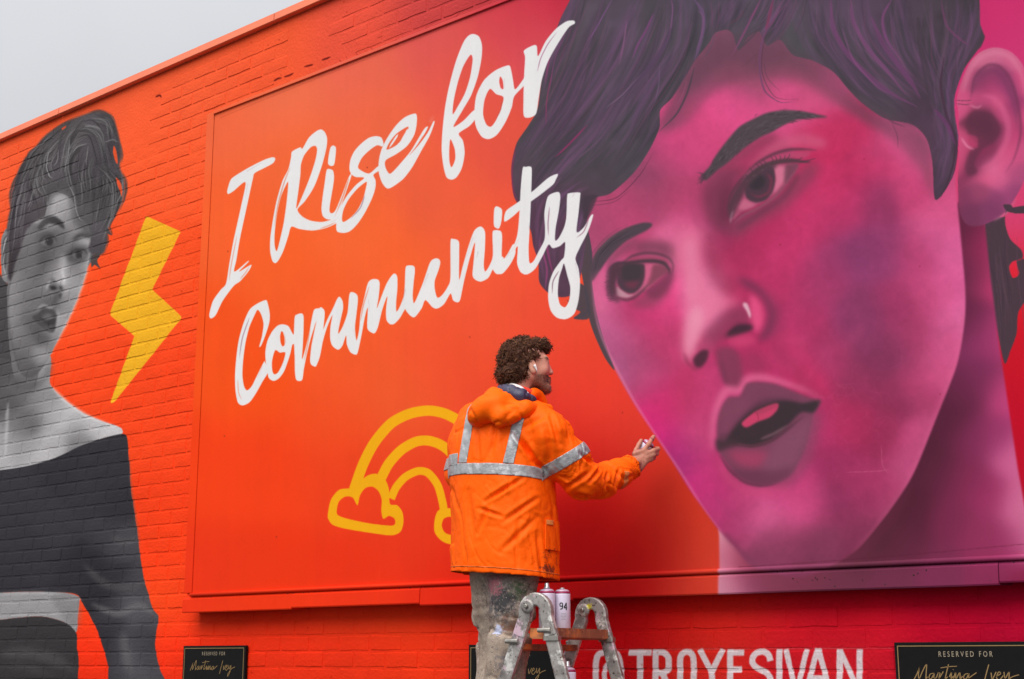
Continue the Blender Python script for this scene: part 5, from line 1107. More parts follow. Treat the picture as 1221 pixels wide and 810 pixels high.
def crease(P, a, b, wid, dep):
    """a sharp pull line drawn from a to b (frame coordinates) on the side the street sees"""
    A, Bq = L3(*a), L3(*b); d2 = (Bq-A)[[0, 2]]; L = (d2 @ d2); r = P[:, [0, 2]]-A[[0, 2]]; t = np.clip(r @ d2/L, 0, 1)
    e = np.linalg.norm(r-t[:, None]*d2, axis=1); near = JN @ np.array([0, -1., 0]) > .05
    wid = wid*.72; return 1.1*dep*(.42*np.exp(-((e-2.1*wid)/(1.2*wid))**2)-np.exp(-(e/wid)**2))*near*np.sin(np.pi*np.clip(t, .03, .97))**.5
dis = folds(JV)*np.clip((JV[:, 2]-zq(690))/.05, .25, 1)
for a, b, w_, d_ in (((616,527),(636,556),.012,.022),((636,556),(650,566),.012,.018),((580,603),(622,578),.010,.013),((572,611),(600,622),.009,.009),((585,604),(572,640),.012,.008),((600,628),(640,600),.011,.010),((560,590),(566,650),.016,.007),((598,662),(640,622),.014,.009),((570,515),(572,560),.012,.007),((592,512),(586,552),.012,.006),((640,640),(646,690),.010,.008),((655,505),(664,540),.012,.012),((672,505),(690,530),.012,.010),((690,548),(706,560),.010,.016),((700,580),(714,562),.008,.014),((716,592),(724,566),.008,.014),((733,583),(738,560),.008,.012),((675,585),(700,570),.011,.012),((622,520),(645,508),.014,.008),((650,520),(655,560),.014,.010)):
    dis += crease(JV, a, b, w_, d_)
JV = JV+JN*dis[:, None]; JV = relax(JV, JF, 1, .2)
def hivis(name, base, dirt):
    m = mat(name, base, .55, bump=.45, bscale=24); t = m.node_tree; b = t.nodes['Principled BSDF']; L = t.links.new
    tcn = t.nodes.new('ShaderNodeTexCoord'); n = t.nodes.new('ShaderNodeTexNoise'); n.inputs['Scale'].default_value = 26; n.inputs['Detail'].default_value = 9; n.inputs['Roughness'].default_value = .72; L(tcn.outputs['Object'], n.inputs['Vector'])
    vd = t.nodes.new('ShaderNodeVectorMath'); vd.operation = 'DISTANCE'; vd.inputs[1].default_value = dirt; L(tcn.outputs['Object'], vd.inputs[0])
    r1 = t.nodes.new('ShaderNodeMapRange'); r1.inputs[1].default_value = .03; r1.inputs[2].default_value = .2; r1.inputs[3].default_value = .10; r1.inputs[4].default_value = -.16; L(vd.outputs['Value'], r1.inputs[0])
    a = t.nodes.new('ShaderNodeMath'); a.operation = 'ADD'; L(n.outputs[0], a.inputs[0]); L(r1.outputs[0], a.inputs[1])
    r2 = t.nodes.new('ShaderNodeMapRange'); r2.inputs[1].default_value = .585; r2.inputs[2].default_value = .66; L(a.outputs[0], r2.inputs[0])
    x = t.nodes.new('ShaderNodeMix'); x.data_type = 'RGBA'; x.inputs['A'].default_value = (*base, 1); x.inputs['B'].default_value = (.22, .035, .014, 1); L(r2.outputs[0], x.inputs[0])
    L(x.outputs['Result'], b.inputs['Base Color']); b.inputs['Specular IOR Level'].default_value = .10
    return m
M_HIVIS = hivis('hi_vis_orange', (1.0, .118, .002), tuple(L3(660, 676, 5.84)))
M_HOOD = hivis('hi_vis_hood', (1.0, .130, .002), (9, 9, 9))
M_TAPE = mat('silver_tape', (.36, .37, .385), .42, .25, noise=.16, nscale=40, bump=.3, bscale=60)
jacket = child('jacket', to_mesh('jacket', JV, JF), M_HIVIS)
def band(name, planes, keep_fn, off=.003, m=None, par=None):
    """strip of sewn-on tape: the jacket surface between cutting planes, lifted off it"""
    sel = keep_fn(JV); fs = JF[sel[JF].any(1)]
    ids = np.unique(fs); mp = np.full(len(JV), -1); mp[ids] = np.arange(len(ids))
    bm = bmesh.new(); N = JN
    vv = [bm.verts.new(JV[i]+N[i]*off) for i in ids]
    for f in fs: bm.faces.new([vv[mp[k]] for k in f])
    for co, no in planes:
        bmesh.ops.bisect_plane(bm, geom=bm.verts[:]+bm.edges[:]+bm.faces[:], plane_co=Vector(co), plane_no=Vector(no), clear_outer=True)
    r = bmesh.ops.extrude_face_region(bm, geom=bm.faces[:]); 
    for v in [q for q in r['geom'] if isinstance(q, bmesh.types.BMVert)]: v.co -= v.normal*.0025 if v.normal.length else Vector()
    me = bpy.data.meshes.new(name); bmesh.ops.recalc_face_normals(bm, faces=bm.faces); bm.to_mesh(me); bm.free()
    me.polygons.foreach_set('use_smooth', np.ones(len(me.polygons), bool))
    return link(name, me, m or M_TAPE, par or jacket)
rolln = np.array([ROLL, 0, 1.]); rolln /= np.linalg.norm(rolln)
cb_ = L3(596, 566.5, 6.0)
trunk = lambda P: (P[:, 0] < xq(648))
armpl = (SHO*.5+ELB*.5)
# chest band, kept off the sleeves
uu = lambda P: (P-np.array([xq(598), 0, 0])) @ TL
band('reflective_tape', [(cb_+rolln*.0225, rolln), (cb_-rolln*.0225, -rolln), (L3(649, 570, 5.9), (1, 0, 0)), (np.array([xq(598), 0, 0])+TL*.235, TL)], lambda P: (np.abs((P-cb_) @ rolln) < .05) & (uu(P) < .24) & (P[:, 0] < xq(655)))
for px_t, pt in ((548, 556), (612, 600)):
    for lean, (pa, pb) in ((0, ((549, 562), (559, 497)) if px_t == 548 else ((603, 568), (621, 490))),):
        A, Bq = L3(pa[0], pa[1], 5.86), L3(pb[0], pb[1], 5.86)
        d = Bq-A; d[1] = 0; d /= np.linalg.norm(d); side = np.array([d[2], 0, -d[0]])
        hw = .0215 if px_t > 600 else .0175
        band('reflective_tape', [(A+side*hw, side), (A-side*hw, -side), (cb_+rolln*.025, -rolln), (np.array([0, -.02, 0]), (0, 1, 0))], lambda P, A=A, side=side: (np.abs((P-A) @ side) < .04) & (P[:, 1] < .03) & (P[:, 2] > cb_[2]-.03) & (P[:, 0] < xq(632)))
# sleeve bands square to each upper arm
for c0, d0, rad in ((L3(669, 551, 5.88), None, .13), (L3(546, 556, 6.16), np.array([.05, 0, 1.]), .12)):
    d = (L3(694, 573, 5.92)-L3(652, 517, 5.86)) if d0 is None else d0
    if d0 is None: d = L3(681, 566, 5.9)-L3(660, 531, 5.88)
    d = d/np.linalg.norm(d)
    extra = [] if d0 is None else [(L3(546, 556, 6.0), (1, 0, 0))]
    cond = (lambda P, c0=c0, d=d: (np.abs((P-c0) @ d) < .05) & (np.linalg.norm(P-c0, axis=1) < .135) & (P[:, 0] > xq(646))) if d0 is None else (lambda P, c0=c0, d=d: (np.abs((P-c0) @ d) < .05) & (P[:, 0] < xq(549)))
    band('reflective_tape', [(c0+d*.0245, d), (c0-d*.0245, -d)]+extra, cond)
# pocket flap and its strap on the side, cuff tab
def patch(name, px0, px1, py0, py1, m, off=.005):
    a0, a1 = xq(px0), xq(px1); z1_, z0_ = zq(py0), zq(py1)
    return band(name, [((a1, 0, 0), (1, 0, 0)), ((a0, 0, 0), (-1, 0, 0)), ((0, 0, z1_), (0, 0, 1)), ((0, 0, z0_), (0, 0, -1))], lambda P: (P[:, 1] < .0) & (P[:, 0] > a0-.02) & (P[:, 0] < a1+.02) & (P[:, 2] > z0_-.02) & (P[:, 2] < z1_+.02), off, m)
patch('pocket_flap', 649, 667, 624, 659, M_HIVIS, .006)
patch('pocket_strap', 651, 659, 624, 629.5, mat('tan_tab', srgb(226, 140, 70), .7), .010)
hemb = L3(601, 687, 6.0)
band('hem_stitching', [(hemb+rolln*.022, rolln), (hemb+rolln*.018, -rolln)], lambda P: (np.abs((P-hemb-rolln*.02) @ rolln) < .02), .0012, mat('stitch', (.6, .11, .01), .7))
# cuff tab
ct0, ctd = L3(733, 571, 6.06), (CUF-ELB)/np.linalg.norm(CUF-ELB)
band('cuff_tab', [(ct0+ctd*.012, ctd), (ct0-ctd*.012, -ctd), (L3(733, 562, 6.0), (0, 0, 1)), (L3(733, 582, 6.0), (0, 0, -1))], lambda P: (np.abs((P-ct0) @ ctd) < .035) & (P[:, 0] > xq(712)) & (P[:, 1] < .08), .003, mat('tan_tab_2', srgb(214, 120, 60), .7))

# ---- hood lying on the shoulders, navy lining, collars
Ho = Sculpt((-.28, -.36, 2.4), (.3, .25, 2.8), .0055)
E3 = np.eye(3)
hx = np.array([.92, -.12, .38]); hx /= np.linalg.norm(hx); hy = np.array([0, 1., 0]); hy -= hx*(hx @ hy); hy /= np.linalg.norm(hy); hz = np.cross(hx, hy)
Ho.ellipsoid(L3(586, 486, 5.86), [hx, hy, hz], (.098, .10, .062), .02)
Ho.ellipsoid(L3(578, 494, 5.88), [hx, hy, hz], (.070, .09, .046), .03)
Ho.capsule(L3(598, 497, 5.79), L3(626, 488, 5.81), .045, .034, .03); Ho.capsule(L3(626, 487, 5.81), L3(653, 488, 5.90), .032, .022, .025)
Ho.capsule(L3(587, 474, 5.96), L3(602, 468, 6.07), .034, .03, .03)
Ho.capsule(L3(588, 468, 5.86), L3(604, 474, 5.83), .026, .020, .02); Ho.capsule(L3(604, 474, 5.83), L3(612, 482, 5.82), .020, .022, .02)
Ho.ellipsoid(L3(617, 466, 5.95), E3, (.072, .16, .046), .006, cut=True)
HV_, HF_ = Ho.mesh('hood'); HV_ = relax(HV_, HF_, 2); hn = normals(HV_, HF_)
nq = ga(np.stack([HV_[:, 0]*10, HV_[:, 1]*10, HV_[:, 2]*22], 1)); HV_ = HV_+hn*(.005*nq-.007*np.clip(1-np.abs(nq)*8, 0, 1)+.0015*gb(HV_*30))[:, None]
hood = child('hood', to_mesh('hood', HV_, HF_), M_HOOD, jacket)
M_NAVY = mat('navy_lining', srgb(58, 56, 82), .5, noise=.25, nscale=30, bump=.4, bscale=40)
Ln = Sculpt((-.16, -.3, 2.5), (.26, .2, 2.8), .005)
Ln.capsule(L3(597, 464, 5.95), L3(608, 469, 5.85), .020, .034, .015); Ln.capsule(L3(608, 469, 5.85), L3(622, 473, 5.835), .034, .032, .015); Ln.capsule(L3(622, 473, 5.835), L3(637, 477, 5.87), .028, .014, .015)
lv, lf = Ln.mesh('l'); lv = relax(lv, lf, 2); ln_ = normals(lv, lf); lq = gc(lv*np.array([34, 34, 20])); lv = lv+ln_*(.004*lq-.006*np.clip(1-np.abs(lq)*6, 0, 1))[:, None]
child('hood_lining', to_mesh('hood_lining', lv, lf), M_NAVY, jacket)
def ribbon(name, pts, wid, m, thick=.004, par=None):
    bm = bmesh.new(); P = [L3(*p) for p in pts]
    Sx = smooth([tuple(p) for p in P], False, 5)
    for a in range(len(Sx)-1):
        pass
    up = np.array([0, 0, 1.]); row = []
    for i, p in enumerate(Sx):
        t = Sx[min(i+1, len(Sx)-1)]-Sx[max(i-1, 0)]; t /= np.linalg.norm(t)+1e-9; n = np.array([0, -1., .2]); n -= t*(t @ n); n /= np.linalg.norm(n); s = np.cross(t, n)
        w_ = wid*(math.sin(math.pi*min(max(i/(len(Sx)-1), .06), .94))**.4)
        row.append([bm.verts.new(p+s*w_+n*thick), bm.verts.new(p-s*w_+n*thick), bm.verts.new(p-s*w_-n*thick), bm.verts.new(p+s*w_-n*thick)])
    for a, b in zip(row, row[1:]):
        for k in range(4): bm.faces.new((a[k], a[(k+1) % 4], b[(k+1) % 4], b[k]))
    bm.faces.new(row[0]); bm.faces.new(row[-1][::-1])
    return bm_obj(name, bm, m, par or person, True)
ribbon('shirt_collar', [(603, 459, 5.965), (612, 459.5, 5.925), (621, 463, 5.91), (628, 469, 5.90), (636, 477, 5.90)], .0065, mat('white_cotton', (.8, .74, .74), .8), .006)
ribbon('red_collar', [(612, 461.5, 5.945), (620, 463.5, 5.935), (629, 466, 5.925), (637, 470, 5.93)], .011, mat('red_cotton', srgb(226, 52, 30), .8), .006)
ribbon('jacket_collar', [(628, 473, 5.93), (636, 468.5, 5.93), (643, 472, 5.96), (651, 483, 5.98)], .020, M_HIVIS, .008, jacket)
ribbon('collar_lining', [(640, 466.5, 5.99), (646, 473, 6.0), (652, 483, 6.01)], .007, mat('dark_lining', (.05, .03, .035), .8), .006, jacket)

# ---- paint-stained work trousers and boots
Tr = Sculpt((-.3, -.26, .98), (.26, .26, 2.1), .007)
Tr.ellipsoid(L3(602, 672, 6.0), [TL, TF, HU], (.165, .13, .16), .03)
def leg(hip, kn, an):
    Tr.chain([hip, kn*.5+hip*.5, kn, kn*.55+an*.45, an], [.104, .094, .080, .079, .078], .03)
leg(L3(612, 696, 5.94), L3(606, 766, 5.93), L3(594, 893, 5.95)); leg(L3(590, 696, 6.06), L3(594, 766, 6.10), L3(586, 893, 6.08))
tv, tf = Tr.mesh('t'); tv = relax(tv, tf, 2); tn = normals(tv, tf)
knz = zq(768); q = np.stack([tv[:, 0]*8, tv[:, 1]*8, tv[:, 2]*(22)+2*ga(tv*6)], 1); n1 = gb(q); kk = np.exp(-((tv[:, 2]-knz)/.09)**2)
tv = tv+tn*((.005+.015*kk)*n1-(.004+.016*kk)*np.clip(1-np.abs(n1)*4, 0, 1)+.006*ga(tv*np.array([14, 14, 5])))[:, None]
M_TR = bpy.data.materials.new('stained_canvas'); M_TR.use_nodes = True; _t = M_TR.node_tree; _b = _t.nodes['Principled BSDF']; _b.inputs['Roughness'].default_value = .85; _L = _t.links.new
_tc = _t.nodes.new('ShaderNodeTexCoord')
def stains(t, b, base, items):
    prev = None; L = t.links.new; tcn = t.nodes.new('ShaderNodeTexCoord')
    for sc_, lo, hi, col, ctr, off in items:
        n = t.nodes.new('ShaderNodeTexNoise'); n.inputs['Scale'].default_value = sc_; n.inputs['Detail'].default_value = 8; n.inputs['Roughness'].default_value = .66
        ad = t.nodes.new('ShaderNodeVectorMath'); ad.inputs[1].default_value = (off, off*.7, off*1.3); L(tcn.outputs['Object'], ad.inputs[0]); L(ad.outputs[0], n.inputs['Vector'])
        src = n.outputs[0]
        if ctr is not None:
            vd = t.nodes.new('ShaderNodeVectorMath'); vd.operation = 'DISTANCE'; vd.inputs[1].default_value = ctr[0]; L(tcn.outputs['Object'], vd.inputs[0])
            r1 = t.nodes.new('ShaderNodeMapRange'); r1.inputs[1].default_value = 0; r1.inputs[2].default_value = ctr[1]; r1.inputs[3].default_value = .3; r1.inputs[4].default_value = -.35; L(vd.outputs['Value'], r1.inputs[0])
            a = t.nodes.new('ShaderNodeMath'); L(n.outputs[0], a.inputs[0]); L(r1.outputs[0], a.inputs[1]); src = a.outputs[0]
        r2 = t.nodes.new('ShaderNodeMapRange'); r2.inputs[1].default_value = lo; r2.inputs[2].default_value = hi; L(src, r2.inputs[0])
        x = t.nodes.new('ShaderNodeMix'); x.data_type = 'RGBA'; x.inputs['B'].default_value = (*col, 1); L(r2.outputs[0], x.inputs[0])
        if prev is None: x.inputs['A'].default_value = (*base, 1)
        else: L(prev, x.inputs['A'])
        prev = x.outputs['Result']
    L(prev, b.inputs['Base Color'])
P_ = lambda px, py, d=5.86: tuple(L3(px, py, d))
stains(_t, _b, srgb(160, 145, 130), [(9, .42, .72, srgb(132, 112, 98), None, 1), (60, .5, .72, srgb(192, 172, 158), None, 4), (55, .42, .72, srgb(84, 78, 78), (P_(598, 712), .26), 2), (110, .6, .64, srgb(70, 64, 66), None, 41), (95, .61, .65, srgb(150, 110, 112), None, 44), (70, .50, .62, srgb(52, 50, 52), (P_(600, 716), .12), 22), (60, .48, .66, srgb(64, 78, 56), (P_(618, 702), .10), 7), (80, .56, .68, srgb(140, 84, 92), (P_(588, 697), .13), 9), (80, .54, .62, srgb(176, 180, 204), (P_(594, 752), .06), 12), (150, .63, .67, srgb(52, 46, 46), None, 3), (40, .5, .75, srgb(120, 84, 68), (P_(610, 745), .12), 5), (40, .5, .75, srgb(92, 88, 96), (P_(606, 790), .12), 15), (120, .64, .68, srgb(206, 196, 190), None, 33)])
_n = _t.nodes.new('ShaderNodeTexNoise'); _n.inputs['Scale'].default_value = 400; _u = _t.nodes.new('ShaderNodeBump'); _u.inputs['Strength'].default_value = .3; _u.inputs['Distance'].default_value = .003; _L(_tc.outputs['Object'], _n.inputs['Vector']); _L(_n.outputs[0], _u.inputs['Height']); _L(_u.outputs[0], _b.inputs['Normal'])
child('trousers', to_mesh('trousers', tv, tf), M_TR)
M_BOOT = mat('boot_leather', (.09, .06, .04), .6, noise=.3, nscale=20, bump=.3)
RUNGZ = 1.035
for a in (ANR, ANL):
    Bo = Sculpt((a[0]-.2, a[1]-.2, .98), (a[0]+.28, a[1]+.28, 1.3), .006)
    fx = np.array([.86, .5, 0]); fx /= np.linalg.norm(fx); z0_ = RUNGZ+.04
    base = np.array([a[0], a[1], 0])
    Bo.capsule(base+np.array([0, 0, 1.26]), base+np.array([0, 0, z0_+.03]), .052, .05, .02); Bo.capsule(base-fx*.04+HU*(z0_), base+fx*.16+HU*(z0_), .043, .040, .02); Bo.capsule(base+HU*(z0_+.03), base+fx*.11+HU*(z0_+.01), .05, .04, .02)
    Bo.fn(lambda X, Y, Z: Z-RUNGZ, (a[0]-.2, a[1]-.2, .9), (a[0]+.3, a[1]+.3, RUNGZ), 0, cut=True)
    v_, f2 = Bo.mesh('boot'); v_ = relax(v_, f2, 1); child('boot', to_mesh('boot', v_, f2), M_BOOT)
# ---- white wireless earbud
eb = bmesh.new(); pe = HP(630.5, 441.5, -.088); tube(eb, [pe+HU*.006, pe+HU*.001+HF*.004, pe-HU*.012+HF*.010, pe-HU*.022+HF*.013], [.0065, .006, .0034, .003], 8)
eo = bm_obj('earbud', eb, mat('white_plastic', (.85, .85, .86), .3), None, True); eo.location = ORG; eo.rotation_euler = (0, 0, TH)
tag(eo, 'small white wireless earbud in the ear of the person', 'earbud')
# ================================================================ ladder
def W3(v): return Vector(v)
nh = np.array([(639.5-CX)/1761*5.75, -.25, 1.787]); fh = np.array([(706-CX)/1761*6.2, .20, 1.787])
e2 = fh-nh; LW = np.linalg.norm(e2); e2 /= LW; e1 = np.array([e2[1], -e2[0], 0.])
ladder = empty('stepladder', ORG, TH); tag(ladder, 'paint spattered aluminium folding stepladder standing before the wall', 'ladder')
M_ALU = bpy.data.materials.new('spattered_aluminium'); M_ALU.use_nodes = True; _t = M_ALU.node_tree; _b = _t.nodes['Principled BSDF']; _b.inputs['Metallic'].default_value = .35; _b.inputs['Roughness'].default_value = .48
Lp = lambda px, py, d=5.75: tuple(L3(px, py, d))
stains(_t, _b, srgb(160, 156, 152), [(14, .42, .7, srgb(104, 98, 96), None, 3), (9, .52, .57, srgb(206, 204, 200), None, 6), (16, .58, .62, srgb(196, 168, 180), None, 26), (13, .60, .64, srgb(96, 70, 54), None, 36), (60, .60, .64, srgb(60, 52, 50), None, 1), (30, .5, .6, srgb(206, 176, 190), (Lp(612, 752), .10), 2), (20, .45, .52, srgb(44, 96, 170), (Lp(652, 731), .034), 4), (26, .5, .58, srgb(196, 214, 178), (Lp(653, 743), .045), 8), (24, .5, .56, srgb(214, 206, 70), (Lp(704, 722, 6.2), .038), 5), (30, .5, .6, srgb(120, 80, 56), (Lp(664, 800), .10), 11), (90, .63, .66, srgb(40, 36, 36), None, 21), (30, .56, .64, srgb(88, 92, 106), (Lp(606, 780), .09), 31)])
def sweep_rect(bm, path, hw, hd_):
    rings = []
    for i, p in enumerate(path):
        p = np.array(p); t = np.array(path[min(i+1, len(path)-1)])-np.array(path[max(i-1, 0)]); t = t/np.linalg.norm(t); n = np.cross(t, e2); n /= np.linalg.norm(n)
        rings.append([bm.verts.new(p+n*a+e2*b) for a, b in ((hw, hd_*.8), (hw*.8, hd_), (-hw*.8, hd_), (-hw, hd_*.8), (-hw, -hd_*.8), (-hw*.8, -hd_), (hw*.8, -hd_), (hw, -hd_*.8))])
    for a, b in zip(rings, rings[1:]):
        for k in range(8): bm.faces.new((a[k], a[(k+1) % 8], b[(k+1) % 8], b[k]))
    bm.faces.new(rings[0]); bm.faces.new(rings[-1][::-1])
SL, SR = .375, .285
def stile_pt(h, side, z):
    """centre of a stile at height z"""
    return h+e1*(side*(.047)+side*(SL if side < 0 else SR)*max(0, h[2]-.03-z))+np.array([0, 0, z-h[2]])
for h in (nh, fh):
    bm = bmesh.new()
    arc = [stile_pt(h, -1, h[2]-.10), stile_pt(h, -1, h[2]-.03)]
    for a in np.linspace(180, 0, 11): arc.append(h+e1*.047*math.cos(R(a))+np.array([0, 0, .05*math.sin(R(a))-.01]))
    arc += [stile_pt(h, 1, h[2]-.03), stile_pt(h, 1, h[2]-.10)]
    sweep_rect(bm, arc, .025, .016); bm_obj('hinge_arch', bm, M_ALU, ladder)
    for side in (-1, 1):
        bm = bmesh.new(); sweep_rect(bm, [stile_pt(h, side, h[2]-.085), stile_pt(h, side, 1.2), stile_pt(h, side, .6), stile_pt(h, side, .03)], .0265, .0115); st_ = bm_obj('stile', bm, M_ALU, ladder)
        bm = bmesh.new(); p = stile_pt(h, side, .012); sweep_rect(bm, [p+np.array([0, 0, .05]), p-np.array([0, 0, .010])], .036, .02); bm_obj('rubber_foot', bm, mat('rubber', (.03, .03, .03), .9) if 'rubber' not in bpy.data.materials else bpy.data.materials['rubber'], st_)
    # hub disc and bolt on the outer face of the hinge
    c = h+e1*(-.030)+np.array([0, 0, .012]); bm = bmesh.new(); tube(bm, [c-e2*.0235, c-e2*.019, c-e2*.010], [.020, .027, .027], 18); hub = bm_obj('hinge_hub', bm, M_ALU, ladder)
    bm = bmesh.new(); tube(bm, [c-e2*.038, c-e2*.036, c-e2*.022], [.006, .0085, .0085], 10); bm_obj('bolt', bm, mat('worn_steel', (.36, .34, .31), .4, .8, noise=.3) if 'worn_steel' not in bpy.data.materials else bpy.data.materials['worn_steel'], hub)
    c2 = stile_pt(h, 1, h[2]-.112); bm = bmesh.new(); sweep_rect(bm, [c2+np.array([0, 0, .010]), c2-np.array([0, 0, .008])], .032, .019); bm_obj('collar', bm, bpy.data.materials['worn_steel'], ladder)
M_RUNG = bpy.data.materials.new('rusty_step'); M_RUNG.use_nodes = True; _t = M_RUNG.node_tree; _b = _t.nodes['Principled BSDF']; _b.inputs['Roughness'].default_value = .6
stains(_t, _b, srgb(150, 96, 66), [(12, .42, .7, srgb(104, 70, 56), None, 3), (26, .55, .65, srgb(180, 130, 104), None, 8), (44, .6, .66, srgb(70, 46, 40), None, 1), (8, .5, .62, srgb(206, 120, 60), None, 17)])
STEPZ = 1.716
def rung(side, z, hw, inward=0.0, m=None, th=.02):
    a, b = stile_pt(nh, side, z)+e2*.012, stile_pt(fh, side, z)-e2*.012
    bm = bmesh.new(); up_ = np.array([0, 0, 1.]); o = e1*(-side)*inward
    pr = [(-hw, 0), (-hw, -th), (-hw+.012, -th-.006), (hw-.012, -th-.006), (hw, -th), (hw, 0), (hw-.01, -.002), (-hw+.01, -.002)]
    A = [bm.verts.new(a+o+e1*x+up_*y) for x, y in pr]; Bq = [bm.verts.new(b+o+e1*x+up_*y) for x, y in pr]
    for k in range(8): bm.faces.new((A[k], A[(k+1) % 8], Bq[(k+1) % 8], Bq[k]))
    bm.faces.new(A); bm.faces.new(Bq[::-1])
    return bm_obj('step', bm, m or M_ALU, ladder)
for z, hw, inw in ((STEPZ, .058, .035), (1.41, .05, .03), (1.14, .022, 0), (.86, .022, 0), (.58, .022, 0), (.30, .022, 0)): rung(1, z, hw, inw, M_RUNG if z > 1.3 else M_ALU, .036 if z > 1.3 else .024)
for z in (1.655, 1.345, RUNGZ-.002, .755, .475, .195): rung(-1, z, .024, 0, M_RUNG if z > 1.5 else M_ALU)
for side, z in ((-1, 1.655), (1, STEPZ-.02)):          # lock pins through the stiles
    for h, sg in ((nh, -1), (fh, 1)):
        c = stile_pt(h, side, z+.01); bm = bmesh.new(); tube(bm, [c-e1*.045+e2*sg*.018, c+e1*.01+e2*sg*.016], [.009, .011], 10); bm_obj('lock_pin', bm, bpy.data.materials['worn_steel'], ladder)

# ================================================================ spray cans
M_CANW = mat('can_lilac', srgb(214, 206, 226), .35, .0, noise=.04, nscale=12); M_CANR = mat('can_ring', srgb(150, 34, 78), .4); M_CANM = mat('can_nozzle', (.5, .5, .52), .3, .7); M_INK = mat('can_ink', (.02, .02, .022), .5); M_INK2 = mat('can_ink_grey', (.3, .29, .32), .6)
M_CANP = mat('can_dome', srgb(196, 176, 196), .3, .2); M_CAPP = mat('magenta_cap', srgb(196, 30, 110), .4)
def text_mesh(s, size, align='CENTER', off=0.0):
    c = bpy.data.curves.new('txt', 'FONT'); c.body = s; c.size = size; c.align_x = align; c.resolution_u = 4; c.offset = off
    o = bpy.data.objects.new('txt', c); COL.objects.link(o); dg = bpy.context.evaluated_depsgraph_get(); dg.update()
    me = bpy.data.meshes.new_from_object(o.evaluated_get(dg)); bpy.data.objects.remove(o); return me
def wrap(me, r, a0, z0):
    for v in me.vertices:
        a = a0+v.co.x/r; z = z0+v.co.y; v.co = Vector((r*math.cos(a), r*math.sin(a), z))
    return me
CR = .0325
def can(name, label, loc, rz, tilt=None, cap=False, group='spray cans', nozzle=True):
    t = empty(name, loc, rz); tag(t, label, 'spray can', group)
    bm = bmesh.new(); lathe(bm, [(CR*.9, 0), (CR, .004), (CR, .136), (CR*.985, .139)]); bm_obj('can_body', bm, M_CANW, t, True)
    bm = bmesh.new(); lathe(bm, [(CR*.985, .1395), (CR*1.0, .141), (CR*1.0, .146), (CR*.93, .1475)]); bm_obj('ring', bm, M_CANR, t, True)
    bm = bmesh.new(); lathe(bm, [(CR*.92, .1476), (CR*.84, .152), (CR*.62, .156), (CR*.45, .157)]); bm_obj('shoulder', bm, M_CANP, t, True)
    bm = bmesh.new(); lathe(bm, [(.0125, .1575), (.0125, .164), (.0095, .166), (.0095, .178), (.007, .181)] if nozzle else [(.010, .1575), (.010, .162), (.008, .1635)], 16); bm_obj('nozzle', bm, M_CAPP if cap else M_CANM, t, True)
    for dg_ in ([[(-.0035,.0215),(-.0045,.0262),(-.0085,.0285),(-.0130,.0262),(-.0142,.0215),(-.0130,.0168),(-.0088,.0148),(-.0048,.0170),(-.0035,.0215)], [(-.0036,.0215),(-.0036,.0130),(-.0058,.0060),(-.0128,.0036)]],
                [[(.0115,.0),(.0115,.0290)], [(.0115,.0285),(.0022,.0098)], [(.0012,.0096),(.0152,.0096)]]):      # the printed number 94
        bm = bmesh.new(); r = CR+.0007; dup = .0
        for st in dg_:
            P = smooth(st, False, 5) if len(st) > 2 else np.array([np.array(st[0])+(np.array(st[1])-np.array(st[0]))*q/5 for q in range(6)])
            d = np.gradient(P, axis=0); d /= np.linalg.norm(d, axis=1)[:, None]+1e-9; n = np.stack([-d[:, 1], d[:, 0]], 1)*.00215
            r += .00012
            row = [[bm.verts.new((r*math.cos(q[0]/CR), r*math.sin(q[0]/CR), .074+q[1])) for q in (p+m, p-m)] for p, m in zip(P, n)]
            for u, v in zip(row, row[1:]): bm.faces.new((u[0], u[1], v[1], v[0]))
        bm_obj('digit', bm, M_INK, t)
    bm = bmesh.new()
    for k in range(5):
        w_ = (.30, .36, .34, .22, .30)[k]; z = .060-.006*k
        for q in range(6):
            a, b = -w_+2*w_*q/6, -w_+2*w_*(q+.8)/6; r = CR+.0006
            vv = [bm.verts.new((r*math.cos(x), r*math.sin(x), y)) for x, y in ((a, z), (b, z), (b, z+.0018), (a, z+.0018))]; bm.faces.new(vv)
    tag(bm_obj('small_print', bm, M_INK2, t), kind='stuff')
    return t
def put(loc): v = Matrix.Rotation(TH, 4, 'Z') @ Vector(loc); return ORG+v
face_cam = TH-math.pi/2
c2 = np.array([(671-CX)/1761*5.9, -.10, STEPZ-.002]); c1 = np.array([(652.5-CX)/1761*5.86, -.14, STEPZ-.002])
can('spray_can', 'lilac spray can numbered 94 standing on the ladder step, nearer the middle', put(c2), face_cam+.10, nozzle=False)
can('spray_can', 'lilac spray can on the ladder step, half hidden behind the hinge', put(c1), face_cam-.9)
c3 = stile_pt(nh, 1, 1.41)-e1*.055+e2*.09; c3[2] = 1.408
can('spray_can', 'lilac spray can on the lower ladder step, in front of the black sign', put(c3), face_cam+.35)
# the one in the hand, nozzle up under the index finger
hc = can('spray_can', 'spray can with a magenta nozzle held in the hand of the person', (0, 0, 0), 0, cap=True)
top, bot = L3(778.5, 521.5, 6.222), L3(757, 553, 6.262); axd = Vector(top-bot).normalized()
rot = Matrix.Rotation(TH, 4, 'Z'); q = (rot.to_3x3() @ axd).to_track_quat('Z', 'Y')
hc.rotation_mode = 'QUATERNION'; hc.rotation_quaternion = q; tip = put(top)
hc.location = tip-(rot.to_3x3() @ axd)*.172
for c in hc.children: c.scale = (.86, .86, .95)

